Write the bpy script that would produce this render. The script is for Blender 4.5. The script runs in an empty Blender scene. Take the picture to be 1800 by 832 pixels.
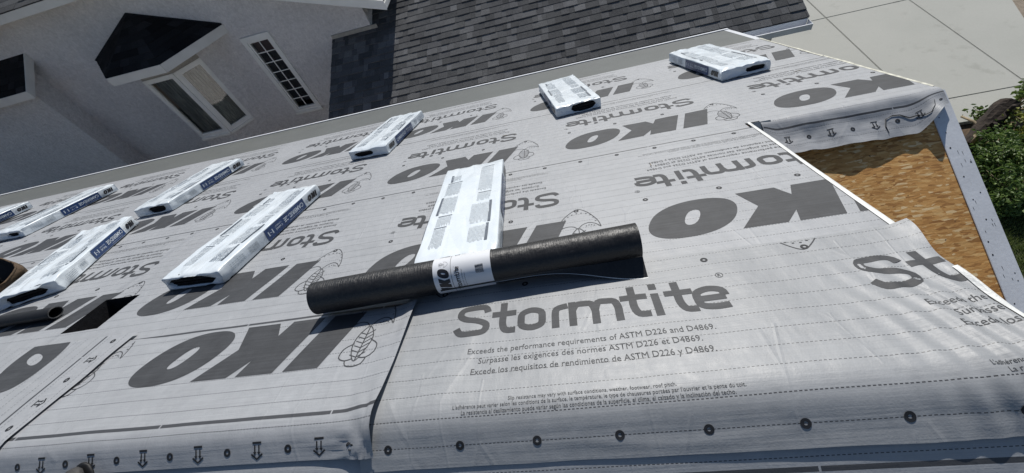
import bpy, bmesh, math, random
import numpy as np
from mathutils import Vector, Matrix, noise as mnoise

R = math.radians
scene = bpy.context.scene
C = scene.collection

# ------------------------------------------------------------------ camera
F_PX = 702.19
YAW, PIT, ROL = R(-16.1266), R(50.9362), R(-21.6027)
TH = R(20.35)                                    # pitch of the main roof
CAM = Vector((0, -.65 * math.cos(TH) + math.sin(TH), .65 * math.sin(TH) + math.cos(TH)))
_f = Vector((math.sin(YAW) * math.cos(PIT), math.cos(YAW) * math.cos(PIT), -math.sin(PIT)))
_r0 = Vector((math.cos(YAW), -math.sin(YAW), 0)); _u0 = _r0.cross(_f)
_r = math.cos(ROL) * _r0 + math.sin(ROL) * _u0
_u = -math.sin(ROL) * _r0 + math.cos(ROL) * _u0
cam = bpy.data.cameras.new('camera'); camo = bpy.data.objects.new('camera', cam); C.objects.link(camo)
camo.matrix_world = Matrix(((_r.x, _u.x, -_f.x, CAM.x), (_r.y, _u.y, -_f.y, CAM.y), (_r.z, _u.z, -_f.z, CAM.z), (0, 0, 0, 1)))
cam.sensor_width = 36; cam.lens = F_PX / 1800 * 36; cam.clip_start = .02; cam.clip_end = 2000
scene.camera = camo

# ------------------------------------------------------------------ light
SUN_EL, SUN_AZ = R(39), R(8)                     # azimuth from +Y towards +X
world = bpy.data.worlds.new('World'); scene.world = world; world.use_nodes = True
wn = world.node_tree
bg = wn.nodes['Background']; sky = wn.nodes.new('ShaderNodeTexSky')
sky.sky_type = 'NISHITA'; sky.sun_disc = False; sky.sun_elevation = SUN_EL; sky.sun_rotation = SUN_AZ
sky.altitude = 600; sky.air_density = 1.0; sky.dust_density = .6; sky.ozone_density = 1.0
wn.links.new(sky.outputs[0], bg.inputs[0]); bg.inputs[1].default_value = .072
sun = bpy.data.lights.new('sun', 'SUN'); suno = bpy.data.objects.new('sun', sun); C.objects.link(suno)
sun.energy = 4.3; sun.angle = R(.53); sun.color = (1.0, .965, .91)
SUNV = Vector((math.cos(SUN_EL) * math.sin(SUN_AZ), math.cos(SUN_EL) * math.cos(SUN_AZ), math.sin(SUN_EL)))
suno.rotation_euler = SUNV.to_track_quat('Z', 'Y').to_euler(); suno.location = (0, 4, 12)
vs = scene.view_settings
vs.view_transform = 'Standard'; vs.look = 'None'; vs.exposure = 0.0; vs.gamma = 1; vs.use_curve_mapping = False
scene.cycles.max_bounces = 8

# ------------------------------------------------------------------ pixel helpers (photograph 1800 x 832)
def ray(px):
    return _f + _r * ((px[0] - 900) / F_PX) - _u * ((px[1] - 416) / F_PX)
def hit(px, axis, val):
    d = ray(px); return CAM + d * ((val - CAM[axis]) / d[axis])
def to_px(p):
    d = Vector(p) - CAM; w = d.dot(_f)
    if w < .05: return None
    return (900 + F_PX * d.dot(_r) / w, 416 - F_PX * d.dot(_u) / w)

# ------------------------------------------------------------------ materials
MATS = {}
def nodes_of(name):
    m = bpy.data.materials.new(name); m.use_nodes = True; MATS[name] = m
    nt = m.node_tree; b = nt.nodes['Principled BSDF']
    return m, nt, b
class NB:                                          # tiny node builder
    def __init__(s, nt): s.nt = nt
    def n(s, typ, **kw):
        o = s.nt.nodes.new(typ)
        for k, v in kw.items(): setattr(o, k, v)
        return o
    def link(s, a, b): s.nt.links.new(a, b)
    def setin(s, node, i, v):
        if hasattr(v, 'is_linked') or isinstance(v, bpy.types.NodeSocket): s.link(v, node.inputs[i])
        else: node.inputs[i].default_value = v
    def math(s, op, a, b=0.0, clamp=False):
        o = s.n('ShaderNodeMath', operation=op); o.use_clamp = clamp
        s.setin(o, 0, a); s.setin(o, 1, b); return o.outputs[0]
    def mix(s, fac, a, b, blend='MIX'):
        o = s.n('ShaderNodeMix', data_type='RGBA', blend_type=blend)
        s.setin(o, 0, fac); s.setin(o, 6, a); s.setin(o, 7, b); return o.outputs[2]
    def noise(s, vec, scale, detail=3.0, rough=.5):
        o = s.n('ShaderNodeTexNoise'); s.link(vec, o.inputs['Vector'])
        o.inputs['Scale'].default_value = scale; o.inputs['Detail'].default_value = detail; o.inputs['Roughness'].default_value = rough
        return o.outputs[0]
    def map(s, vec, scale=(1, 1, 1), rot=(0, 0, 0)):
        o = s.n('ShaderNodeMapping'); s.link(vec, o.inputs[0]); o.inputs['Scale'].default_value = scale; o.inputs['Rotation'].default_value = rot
        return o.outputs[0]
    def ramp(s, fac, stops):
        o = s.n('ShaderNodeValToRGB'); s.link(fac, o.inputs[0])
        while len(o.color_ramp.elements) < len(stops): o.color_ramp.elements.new(.5)
        for e, (p, c) in zip(o.color_ramp.elements, stops): e.position = p; e.color = (*c, 1)
        return o.outputs[0]
    def bump(s, height, strength, dist, b):
        o = s.n('ShaderNodeBump'); o.inputs['Strength'].default_value = strength; o.inputs['Distance'].default_value = dist
        s.link(height, o.inputs['Height']); s.link(o.outputs[0], b.inputs['Normal'])
def c4(c): return (*c, 1)
def simple(name, col, rough=.6, var=.15, nscale=8, bump=0, bscale=60, metallic=0, spec=.5, coords='Object', var2=0, nscale2=80):
    m, nt, b = nodes_of(name); q = NB(nt)
    tc = q.n('ShaderNodeTexCoord').outputs[coords]
    n1 = q.noise(tc, nscale, 4)
    lo = tuple(c * (1 - var) for c in col); hi = tuple(min(1, c * (1 + var)) for c in col)
    colr = q.ramp(n1, [(.3, lo), (.7, hi)])
    if var2:
        n2 = q.noise(tc, nscale2, 2)
        colr = q.mix(1.0, colr, q.ramp(n2, [(.3, (1 - var2,) * 3), (.7, (1 + var2,) * 3)]), 'MULTIPLY')
    q.link(colr, b.inputs['Base Color']); b.inputs['Roughness'].default_value = rough
    b.inputs['Metallic'].default_value = metallic; b.inputs['Specular IOR Level'].default_value = spec
    if bump: q.bump(q.noise(tc, bscale, 4, .6), bump, .01, b)
    return m

def make_membrane(name, col, lines=True):
    m, nt, b = nodes_of(name); q = NB(nt)
    uv = q.n('ShaderNodeUVMap', uv_map='roll').outputs[0]
    obj = q.n('ShaderNodeTexCoord').outputs['Object']
    mott = q.noise(q.map(uv, (1, 1, 1)), 2.2, 5, .6)
    base = q.ramp(mott, [(.25, tuple(c * .90 for c in col)), (.75, tuple(c * 1.08 for c in col))])
    mott2 = q.noise(uv, 26, 4, .7)
    base = q.mix(1.0, base, q.ramp(mott2, [(.3, (.93, .93, .93)), (.7, (1.05, 1.05, 1.05))]), 'MULTIPLY')
    streak = q.noise(q.map(uv, (3, 240, 1)), 1.0, 2, .6)
    base = q.mix(1.0, base, q.ramp(streak, [(.25, (.93, .93, .93)), (.75, (1.05, 1.05, 1.05))]), 'MULTIPLY')
    # scuffs: short pale scratches
    sc = q.noise(q.map(uv, (160, 5, 1), (0, 0, .5)), 1.0, 2, .5)
    scm = q.math('MULTIPLY', q.math('GREATER_THAN', sc, .74), q.math('GREATER_THAN', q.noise(uv, 1.7, 2), .56))
    base = q.mix(q.math('MULTIPLY', scm, .35), base, c4((.62, .63, .64)))
    sep = q.n('ShaderNodeSeparateXYZ'); q.link(uv, sep.inputs[0]); u_, v_ = sep.outputs[0], sep.outputs[1]
    if lines:
        wob = q.math('MULTIPLY', q.math('SUBTRACT', q.noise(uv, 3.0, 2), .5), .004)
        vv = q.math('ADD', v_, wob)
        k = q.math('DIVIDE', q.math('SUBTRACT', 1.135, vv), .0635)
        fr = q.math('ABSOLUTE', q.math('SUBTRACT', q.math('FRACT', q.math('ADD', k, .5)), .5))
        lm = q.math('LESS_THAN', fr, .0185)
        ds = q.math('LESS_THAN', q.math('FRACT', q.math('DIVIDE', u_, .0115)), .62)
        dash = q.math('MULTIPLY', q.math('MULTIPLY', lm, ds), q.math('GREATER_THAN', vv, .03))
        # two dashed lines in the selvage and the thick line
        for v0 in (-.028, -.125):
            d2 = q.math('LESS_THAN', q.math('ABSOLUTE', q.math('SUBTRACT', vv, v0)), .0011)
            dash = q.math('MAXIMUM', dash, q.math('MULTIPLY', d2, ds))
        thick = q.math('LESS_THAN', q.math('ABSOLUTE', vv), .0062)
        gap = q.math('GREATER_THAN', q.math('FRACT', q.math('DIVIDE', q.math('ADD', u_, .2), .66)), .008)
        thick = q.math('MULTIPLY', thick, gap)
        ink = q.math('MAXIMUM', q.math('MULTIPLY', dash, .95), q.math('MULTIPLY', thick, .92))
        base = q.mix(ink, base, c4((.035, .036, .04)))
    q.link(base, b.inputs['Base Color'])
    q.link(q.ramp(mott2, [(.25, (.44,) * 3), (.75, (.60,) * 3)]), b.inputs['Roughness']); b.inputs['Specular IOR Level'].default_value = .5
    h = q.math('ADD', q.math('MULTIPLY', q.noise(uv, 180, 2), .25), q.math('MULTIPLY', q.noise(q.map(uv, (3, 90, 1)), 1.0, 3), .5))
    h = q.math('ADD', h, q.math('MULTIPLY', q.noise(q.map(uv, (9, 4, 1), (0, 0, .35)), 1.0, 3, .55), 3.2))
    cr = q.n('ShaderNodeTexVoronoi', feature='DISTANCE_TO_EDGE'); q.link(q.map(uv, (7, 2.2, 1), (0, 0, .3)), cr.inputs['Vector']); cr.inputs['Scale'].default_value = 1.0
    crm = q.math('MULTIPLY', q.math('SUBTRACT', 1.0, q.math('MINIMUM', q.math('MULTIPLY', cr.outputs['Distance'], 28), 1.0)), q.math('GREATER_THAN', q.noise(uv, 2.4, 3), .52))
    h = q.math('ADD', h, q.math('MULTIPLY', crm, .38))
    q.bump(h, .38, .005, b)
    return m
make_membrane('membrane', (.350, .360, .374))
make_membrane('membrane_bright', (.310, .320, .330))
def make_ink(name, col):
    m, nt, b = nodes_of(name); q = NB(nt)
    o = q.n('ShaderNodeTexCoord').outputs['Object']
    n = q.noise(o, 14, 5, .65); n2 = q.noise(q.map(o, (4, 120, 120)), 1.0, 2)
    cc = q.ramp(n, [(.25, tuple(c * .85 for c in col)), (.8, tuple(c * 1.3 for c in col))])
    cc = q.mix(1.0, cc, q.ramp(n2, [(.3, (.85, .85, .85)), (.7, (1.12, 1.12, 1.12))]), 'MULTIPLY')
    q.link(cc, b.inputs['Base Color']); b.inputs['Roughness'].default_value = .62; b.inputs['Specular IOR Level'].default_value = .3
    q.bump(q.noise(o, 150, 2), .2, .002, b)
make_ink('ink', (.054, .056, .060))
make_ink('ink_dark', (.022, .023, .026))
make_ink('ink_fine', (.060, .062, .065))
simple('fold_white', (.70, .71, .69), .5, .10, 20, .3, 60)
simple('fold_cream', (.56, .55, .46), .6, .35, 25, .3, 60)
simple('eave_grey', (.145, .152, .145), .38, .06, 3, .12, 25, var2=.05, nscale2=40)
simple('white_metal', (.70, .72, .75), .38, .06, 6, .08, 30, var2=.05)
simple('galv_metal', (.20, .235, .26), .35, .3, 14, .1, 40, metallic=.6)
simple('dark_hole', (.012, .012, .014), .9, .1)
def mk_wrapper():
    m, nt, b = nodes_of('wrapper'); q = NB(nt)
    o = q.n('ShaderNodeTexCoord').outputs['Object']; rnd = q.n('ShaderNodeObjectInfo').outputs['Random']
    off = q.n('ShaderNodeVectorMath', operation='ADD'); q.link(o, off.inputs[0]); cb = q.n('ShaderNodeCombineXYZ'); q.link(q.math('MULTIPLY', rnd, 40.0), cb.inputs[0]); q.link(cb.outputs[0], off.inputs[1]); o2 = off.outputs[0]
    q.link(q.ramp(q.noise(o2, 6, 3), [(.3, (.66, .72, .765)), (.7, (.75, .80, .835))]), b.inputs['Base Color'])
    q.link(q.ramp(q.noise(o2, 11, 3), [(.3, (.18,) * 3), (.7, (.36,) * 3)]), b.inputs['Roughness'])
    v = q.n('ShaderNodeTexVoronoi', feature='DISTANCE_TO_EDGE'); q.link(q.map(o2, (9, 3.2, 9), (0, 0, .4)), v.inputs['Vector']); v.inputs['Scale'].default_value = 1.3
    h = q.math('ADD', q.math('MULTIPLY', q.math('MINIMUM', v.outputs['Distance'], .25), 1.6), q.math('MULTIPLY', q.noise(q.map(o2, (14, 5, 14)), 1.0, 2, .4), .9))
    q.bump(h, .55, .009, b)
mk_wrapper()
simple('wrapper_ink', (.10, .12, .15), .45, .2, 40)
simple('wrapper_grey', (.40, .44, .475), .45, .25, 90)
simple('navy', (.010, .045, .15), .32, .15, 20, .3, 40)
simple('white_ink', (.62, .68, .74), .4, .1, 30)
simple('black_ink', (.015, .016, .02), .4, .1, 30)
simple('shingle_stack', (.020, .020, .022), .95, .3, 60, .5, 200, spec=.15)
simple('label_white', (.72, .73, .75), .35, .04, 9)
simple('tan_leather', (.115, .072, .038), .8, .45, 9, .7, 30, var2=.2)
simple('black_leather', (.012, .012, .013), .7, .3, 20)
simple('plastic_black', (.006, .006, .007), .62, .3, 20, .15, 40)
simple('boot', (.045, .043, .042), .7, .3, 20, .3, 90)
simple('trim', (.40, .40, .385), .5, .06, 4, .05, 40)
simple('fascia', (.66, .65, .62), .5, .06, 4, .05, 40)
simple('window_white', (.78, .78, .75), .42, .05, 5)
simple('room_dark', (.03, .026, .025), .9, .2, 3)
simple('blind', (.11, .055, .045), .8, .2, 3)
simple('asphalt_dark', (.02, .02, .022), .95, .3, 40, .5, 250, spec=.2)
simple('soil', (.10, .068, .042), .95, .4, 6, .8, 30, var2=.3, nscale2=40)
simple('bark', (.032, .023, .017), .95, .45, 9, 1.0, 30, var2=.4, nscale2=60)
simple('cut_wood', (.34, .24, .14), .85, .25, 14, .4, 60)
simple('twig', (.30, .24, .15), .8, .3, 20)
simple('drywall', (.25, .24, .23), .9, .1, 2)
# roll of underlayment: black back face with a fine ribbed sheen
def mk_roll():
    m, nt, b = nodes_of('roll_black'); q = NB(nt)
    o = q.n('ShaderNodeTexCoord').outputs['Object']
    rib = q.noise(q.map(o, (220, 14, 14)), 1.0, 3, .6); mo = q.noise(o, 9, 4, .6)
    q.link(q.ramp(mo, [(.3, (.010, .010, .011)), (.75, (.022, .022, .023))]), b.inputs['Base Color'])
    b.inputs['Specular IOR Level'].default_value = .5
    q.link(q.ramp(mo, [(.2, (.36,) * 3), (.8, (.52,) * 3)]), b.inputs['Roughness'])
    du = q.noise(q.map(o, (6, 30, 30)), 1.0, 5, .75); b.inputs['Base Color'].links and None
    q.bump(q.math('ADD', q.math('MULTIPLY', rib, 1.3), q.math('MULTIPLY', q.noise(o, 38, 3), 1.1)), .55, .004, b)
    q.link(q.mix(q.math('MULTIPLY', q.math('GREATER_THAN', du, .63), .35), q.ramp(mo, [(.3, (.010, .010, .011)), (.75, (.022, .022, .023))]), c4((.075, .072, .068))), b.inputs['Base Color'])
mk_roll()
def mk_stucco(name, col):
    m, nt, b = nodes_of(name); q = NB(nt)
    o = q.n('ShaderNodeTexCoord').outputs['Object']
    n1 = q.noise(o, 1.3, 4); n2 = q.noise(o, 26, 5, .75); n4 = q.noise(o, 11, 4, .7)
    cc = q.ramp(n1, [(.3, tuple(c * .92 for c in col)), (.7, tuple(c * 1.06 for c in col))])
    cc = q.mix(1.0, cc, q.ramp(n2, [(.3, (.84, .84, .84)), (.7, (1.12, 1.12, 1.12))]), 'MULTIPLY')
    cc = q.mix(1.0, cc, q.ramp(n4, [(.3, (.86, .86, .86)), (.7, (1.1, 1.1, 1.1))]), 'MULTIPLY')
    q.link(cc, b.inputs['Base Color']); b.inputs['Roughness'].default_value = .92
    q.bump(q.math('ADD', q.math('MULTIPLY', n4, 1.5), n2), 1.0, .02, b)
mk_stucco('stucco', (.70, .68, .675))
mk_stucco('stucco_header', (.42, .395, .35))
def mk_shingle(name, lo, hi):
    m, nt, b = nodes_of(name); q = NB(nt)
    o = q.n('ShaderNodeTexCoord').outputs['Object']; w = q.n('ShaderNodeNewGeometry').outputs['Position']
    rnd = q.n('ShaderNodeObjectInfo').outputs['Random']
    isl = q.n('ShaderNodeNewGeometry').outputs['Random Per Island']
    r = q.math('FRACT', q.math('ADD', rnd, isl))
    cc = q.ramp(r, [(0, lo), (.5, tuple((a + b_) / 2.3 for a, b_ in zip(lo, hi))), (.8, tuple(h * .75 for h in hi)), (1, hi)])
    g = q.noise(w, 170, 2, .7); g2 = q.noise(w, 60, 3, .6); g3 = q.noise(w, 2.0, 3)
    cc = q.mix(1.0, cc, q.ramp(g, [(.28, (.35, .35, .35)), (.5, (.95, .95, .95)), (.75, (1.9, 1.9, 1.9))]), 'MULTIPLY')
    cc = q.mix(1.0, cc, q.ramp(g3, [(.3, (.85, .85, .86)), (.7, (1.15, 1.15, 1.13))]), 'MULTIPLY')
    q.link(cc, b.inputs['Base Color']); b.inputs['Roughness'].default_value = 1; b.inputs['Specular IOR Level'].default_value = .08
    q.bump(q.math('ADD', g, g2), .6, .004, b)
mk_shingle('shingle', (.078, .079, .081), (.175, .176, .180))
mk_shingle('shingle_shade', (.014, .014, .015), (.034, .034, .037))  # darkened copy of the shingle colours, shade painted in for the small roofs
def mk_osb():
    m, nt, b = nodes_of('osb'); q = NB(nt)
    o = q.n('ShaderNodeTexCoord').outputs['Object']
    wv = q.n('ShaderNodeVectorMath', operation='ADD'); q.link(o, wv.inputs[0])
    dn = q.n('ShaderNodeTexNoise'); q.link(o, dn.inputs[0]); dn.inputs['Scale'].default_value = 9; dn.inputs['Detail'].default_value = 3
    sc = q.n('ShaderNodeVectorMath', operation='SCALE'); q.link(dn.outputs[1], sc.inputs[0]); sc.inputs[3].default_value = .018
    q.link(sc.outputs[0], wv.inputs[1]); o2 = wv.outputs[0]
    layers = []; bumps = []
    for i, (ang, sx, sy) in enumerate(((.2, 23, 78), (-.7, 26, 88), (1.2, 25, 82), (2.3, 22, 96))):
        v = q.n('ShaderNodeTexVoronoi'); q.link(q.map(o2, (sx, sy, 1), (0, 0, ang)), v.inputs['Vector']); v.inputs['Scale'].default_value = 1
        s = q.n('ShaderNodeSeparateColor'); q.link(v.outputs['Color'], s.inputs[0])
        fib = q.noise(q.map(o2, (12, 300, 1), (0, 0, ang)), 1.0, 3)
        layers.append((q.math('ADD', s.outputs[0], q.math('MULTIPLY', q.math('SUBTRACT', fib, .5), .30)), s.outputs[1]))
        bumps.append(v.outputs['Distance'])
    stops = [(0, (.36, .165, .045)), (.25, (.56, .285, .085)), (.65, (.64, .345, .112)), (.88, (.74, .46, .18)), (1, (.86, .66, .38))]
    col = q.ramp(layers[0][0], stops)
    for v, sel in layers[1:]:
        col = q.mix(q.math('GREATER_THAN', sel, .52), col, q.ramp(v, stops))
    big = q.noise(o, 3.2, 4, .6)
    col = q.mix(1.0, col, q.ramp(big, [(.25, (.80, .76, .70)), (.7, (1.08, 1.06, 1.03))]), 'MULTIPLY')
    sp = q.noise(o, 55, 2)
    col = q.mix(q.math('GREATER_THAN', sp, .735), col, c4((.05, .025, .01)))
    q.link(col, b.inputs['Base Color']); b.inputs['Roughness'].default_value = .75
    q.bump(q.math('ADD', layers[1][0], q.math('MULTIPLY', q.noise(o, 90, 3), .6)), .30, .004, b)
mk_osb()
def mk_concrete():
    m, nt, b = nodes_of('concrete'); q = NB(nt)
    w = q.n('ShaderNodeNewGeometry').outputs['Position']
    a = q.noise(w, .8, 5, .6); f = q.noise(w, 70, 3, .7); st = q.noise(w, 2.6, 5, .65)
    cc = q.ramp(a, [(.25, (.385, .388, .352)), (.75, (.43, .43, .392))])
    cc = q.mix(1.0, cc, q.ramp(f, [(.3, (.95, .95, .95)), (.7, (1.05, 1.05, 1.05))]), 'MULTIPLY')
    cc = q.mix(1.0, cc, q.ramp(st, [(.30, (.87, .87, .86)), (.42, (1, 1, 1))]), 'MULTIPLY')
    q.link(cc, b.inputs['Base Color']); b.inputs['Roughness'].default_value = .85
    q.bump(f, .15, .004, b)
mk_concrete()
def mk_leaf(name, lo, hi):
    m, nt, b = nodes_of(name); q = NB(nt)
    isl = q.n('ShaderNodeNewGeometry').outputs['Random Per Island']
    q.link(q.ramp(isl, [(0, lo), (1, hi)]), b.inputs['Base Color']); b.inputs['Roughness'].default_value = .5
    b.inputs['Subsurface Weight'].default_value = 0
    tr = q.n('ShaderNodeBsdfTranslucent'); q.link(q.ramp(isl, [(0, tuple(c * 1.3 for c in lo)), (1, tuple(c * 1.3 for c in hi))]), tr.inputs[0])
    mx = q.n('ShaderNodeMixShader'); mx.inputs[0].default_value = .3
    q.link(b.outputs[0], mx.inputs[1]); q.link(tr.outputs[0], mx.inputs[2]); q.link(mx.outputs[0], nt.nodes['Material Output'].inputs[0])
mk_leaf('leaf', (.055, .11, .020), (.17, .25, .06))
mk_leaf('leaf_yellow', (.12, .15, .025), (.27, .28, .06))
mk_leaf('grass', (.055, .095, .020), (.15, .19, .05))
def mk_glass():
    m, nt, b = nodes_of('glass'); q = NB(nt); nt.nodes.remove(b)
    t = q.n('ShaderNodeBsdfTransparent'); t.inputs[0].default_value = (.78, .82, .82, 1)
    g = q.n('ShaderNodeBsdfGlossy'); g.inputs['Roughness'].default_value = .015
    fr = q.n('ShaderNodeFresnel'); fr.inputs[0].default_value = 1.6
    mx = q.n('ShaderNodeMixShader'); q.link(q.math('ADD', fr.outputs[0], .10, True), mx.inputs[0])
    q.link(t.outputs[0], mx.inputs[1]); q.link(g.outputs[0], mx.inputs[2]); q.link(mx.outputs[0], nt.nodes['Material Output'].inputs[0])
mk_glass()
def mk_curtain():
    m, nt, b = nodes_of('curtain'); q = NB(nt)
    o = q.n('ShaderNodeTexCoord').outputs['Object']
    n = q.noise(q.map(o, (5, 5, 2)), 1.0, 5, .7)
    q.link(q.ramp(n, [(.3, (.18, .19, .17)), (.6, (.46, .47, .44)), (.8, (.70, .71, .67))]), b.inputs['Base Color']); b.inputs['Roughness'].default_value = .9
mk_curtain()

# ------------------------------------------------------------------ object helpers
def mesh_obj(name, verts, faces, mat, parent=None, smooth=False, uvs=None):
    me = bpy.data.meshes.new(name); me.from_pydata([tuple(v) for v in verts], [], faces); me.update()
    if uvs is not None:
        l = me.uv_layers.new(name='roll')
        vi = np.empty(len(me.loops), dtype=np.int32); me.loops.foreach_get('vertex_index', vi)
        l.data.foreach_set('uv', np.asarray(uvs, dtype=np.float32)[vi].ravel())
    if smooth: me.polygons.foreach_set('use_smooth', [True] * len(me.polygons))
    if mat: me.materials.append(MATS[mat])
    o = bpy.data.objects.new(name, me); C.objects.link(o)
    if parent: o.parent = parent
    return o
def empty(name, loc=(0, 0, 0), rot=None):
    o = bpy.data.objects.new(name, None); C.objects.link(o); o.location = loc; o.empty_display_size = .1
    if rot is not None: o.rotation_mode = 'QUATERNION'; o.rotation_quaternion = rot
    return o
def tag(o, label=None, cat=None, group=None, kind=None):
    if label: o['label'] = label
    if cat: o['category'] = cat
    if group: o['group'] = group
    if kind: o['kind'] = kind
    return o
class MB:
    def __init__(s): s.v = []; s.f = []
    def quad(s, a, b, c, d):
        i = len(s.v); s.v += [Vector(a), Vector(b), Vector(c), Vector(d)]; s.f.append((i, i + 1, i + 2, i + 3))
    def poly(s, pts):
        i = len(s.v); s.v += [Vector(p) for p in pts]; s.f.append(tuple(range(i, i + len(pts))))
    def hexa(s, p):                                 # 8 points, bottom ring then top ring
        i = len(s.v); s.v += [Vector(q) for q in p]
        for f in ((3, 2, 1, 0), (4, 5, 6, 7), (0, 1, 5, 4), (1, 2, 6, 5), (2, 3, 7, 6), (3, 0, 4, 7)): s.f.append(tuple(i + k for k in f))
    def box(s, x0, x1, y0, y1, z0, z1):
        s.hexa([(x0, y0, z0), (x1, y0, z0), (x1, y1, z0), (x0, y1, z0), (x0, y0, z1), (x1, y0, z1), (x1, y1, z1), (x0, y1, z1)])
    def prism(s, poly, d):                          # closed polygon extruded by vector d
        d = Vector(d); n = len(poly); i = len(s.v)
        s.v += [Vector(p) for p in poly] + [Vector(p) + d for p in poly]
        s.f.append(tuple(range(i + n - 1, i - 1, -1))); s.f.append(tuple(range(i + n, i + 2 * n)))
        for k in range(n): s.f.append((i + k, i + (k + 1) % n, i + n + (k + 1) % n, i + n + k))
    def bar(s, a, b, w, h, up):                     # box along a-b, width w (side), height h (up)
        a, b, up = Vector(a), Vector(b), Vector(up).normalized(); d = (b - a).normalized(); sd = d.cross(up).normalized(); up = sd.cross(d)
        p = []
        for z in (-h / 2, h / 2):
            for e, sg in ((a, -1), (b, -1), (b, 1), (a, 1)): p.append(e + sd * sg * w / 2 + up * z)
        s.hexa(p)
    def tube(s, pts, rad, n=10, cap=True):
        pts = [Vector(p) for p in pts]; rings = []
        for k, p in enumerate(pts):
            d = (pts[min(k + 1, len(pts) - 1)] - pts[max(k - 1, 0)]).normalized()
            a = d.orthogonal().normalized(); b = d.cross(a); r = rad[k] if hasattr(rad, '__len__') else rad
            i = len(s.v); s.v += [p + (a * math.cos(2 * math.pi * j / n) + b * math.sin(2 * math.pi * j / n)) * r for j in range(n)]; rings.append(i)
        for i, j in zip(rings, rings[1:]):
            for k in range(n): s.f.append((i + k, i + (k + 1) % n, j + (k + 1) % n, j + k))
        if cap: s.f.append(tuple(range(rings[0] + n - 1, rings[0] - 1, -1))); s.f.append(tuple(range(rings[-1], rings[-1] + n)))
    def build(s, name, mat, parent=None, smooth=False): return mesh_obj(name, s.v, s.f, mat, parent, smooth)

def sm(a, b, x): x = max(0, min(1, (x - a) / (b - a))); return x * x * (3 - 2 * x)
def N3(x, y, z=0): return mnoise.noise(Vector((x, y, z)))

# ------------------------------------------------------------------ roof frame
ct, st = math.cos(TH), math.sin(TH)
def roofP(x, t, n=0): return Vector((x, t * ct + n * st, -t * st + n * ct))   # far slope: t metres down from the ridge
TN = R(27)                                        # the near slope falls a little more steeply
RSH = .034                                        # the ridge board sits a little past the nominal ridge line
def nearP(x, t, n=0): return Vector((x, RSH * ct - t * math.cos(TN) - n * math.sin(TN), -RSH * st - t * math.sin(TN) + n * math.cos(TN)))  # near slope
def path(t, Rr):
    """rounded ridge: (y,z) and normal angle for signed arc position t (far +, near -)"""
    t -= RSH
    A = TH if t > 0 else TN
    ph = A * max(-1, min(1, t / Rr)); y = Rr / A * math.sin(ph); z = Rr / A * (math.cos(ph) - 1)
    if abs(t) > Rr:
        sg = 1 if t > 0 else -1; y += sg * (abs(t) - Rr) * math.cos(A); z -= (abs(t) - Rr) * math.sin(A)
    # shift so the far plane stays on the roof plane
    z -= Rr / TH * (math.cos(TH) - 1) + Rr / TH * math.sin(TH) * math.tan(TH)
    return y + RSH * ct, z - RSH * st, ph
def wrinkle(x, t):
    k = max(0.0, N3(x * .9, t * 1.3, 9.1) + .12)
    return .0022 * (N3(x * 2.3, t * 2.6, 1.7) + .5 * N3(x * 5.1, t * 6.3, 4.2)) + .0034 * k * N3(x * 8 + t * 3, t * 5 - x, 2.7)
def fold_pos(Rr, layer, extra=None):
    def f(x, t, lift=0):
        y, z, ph = path(t, Rr)
        n = layer + lift + wrinkle(x, t)
        if extra: n += extra(x, t)
        return Vector((x, y + n * math.sin(ph), z + n * math.cos(ph)))
    return f
def lin(a, b, step): 
    k = max(1, int(math.ceil((b - a) / step))); return [a + (b - a) * i / k for i in range(k + 1)]
def grid_sheet(name, xs, ts, pos, mat, uvf, mask=None, parent=None):
    V = []; F = []; U = []; nx = len(xs)
    for t in ts:
        for x in xs: V.append(pos(x, t)); U.append(uvf(x, t))
    for j in range(len(ts) - 1):
        for i in range(nx - 1):
            if mask and not mask((xs[i] + xs[i + 1]) / 2, (ts[j] + ts[j + 1]) / 2): continue
            k = j * nx + i; F.append((k, k + 1, k + nx + 1, k + nx))
    used = sorted({i for f in F for i in f}); rm = {o: n for n, o in enumerate(used)}
    return mesh_obj(name, [V[i] for i in used], [tuple(rm[i] for i in f) for f in F], mat, parent, True, [U[i] for i in used])

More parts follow.
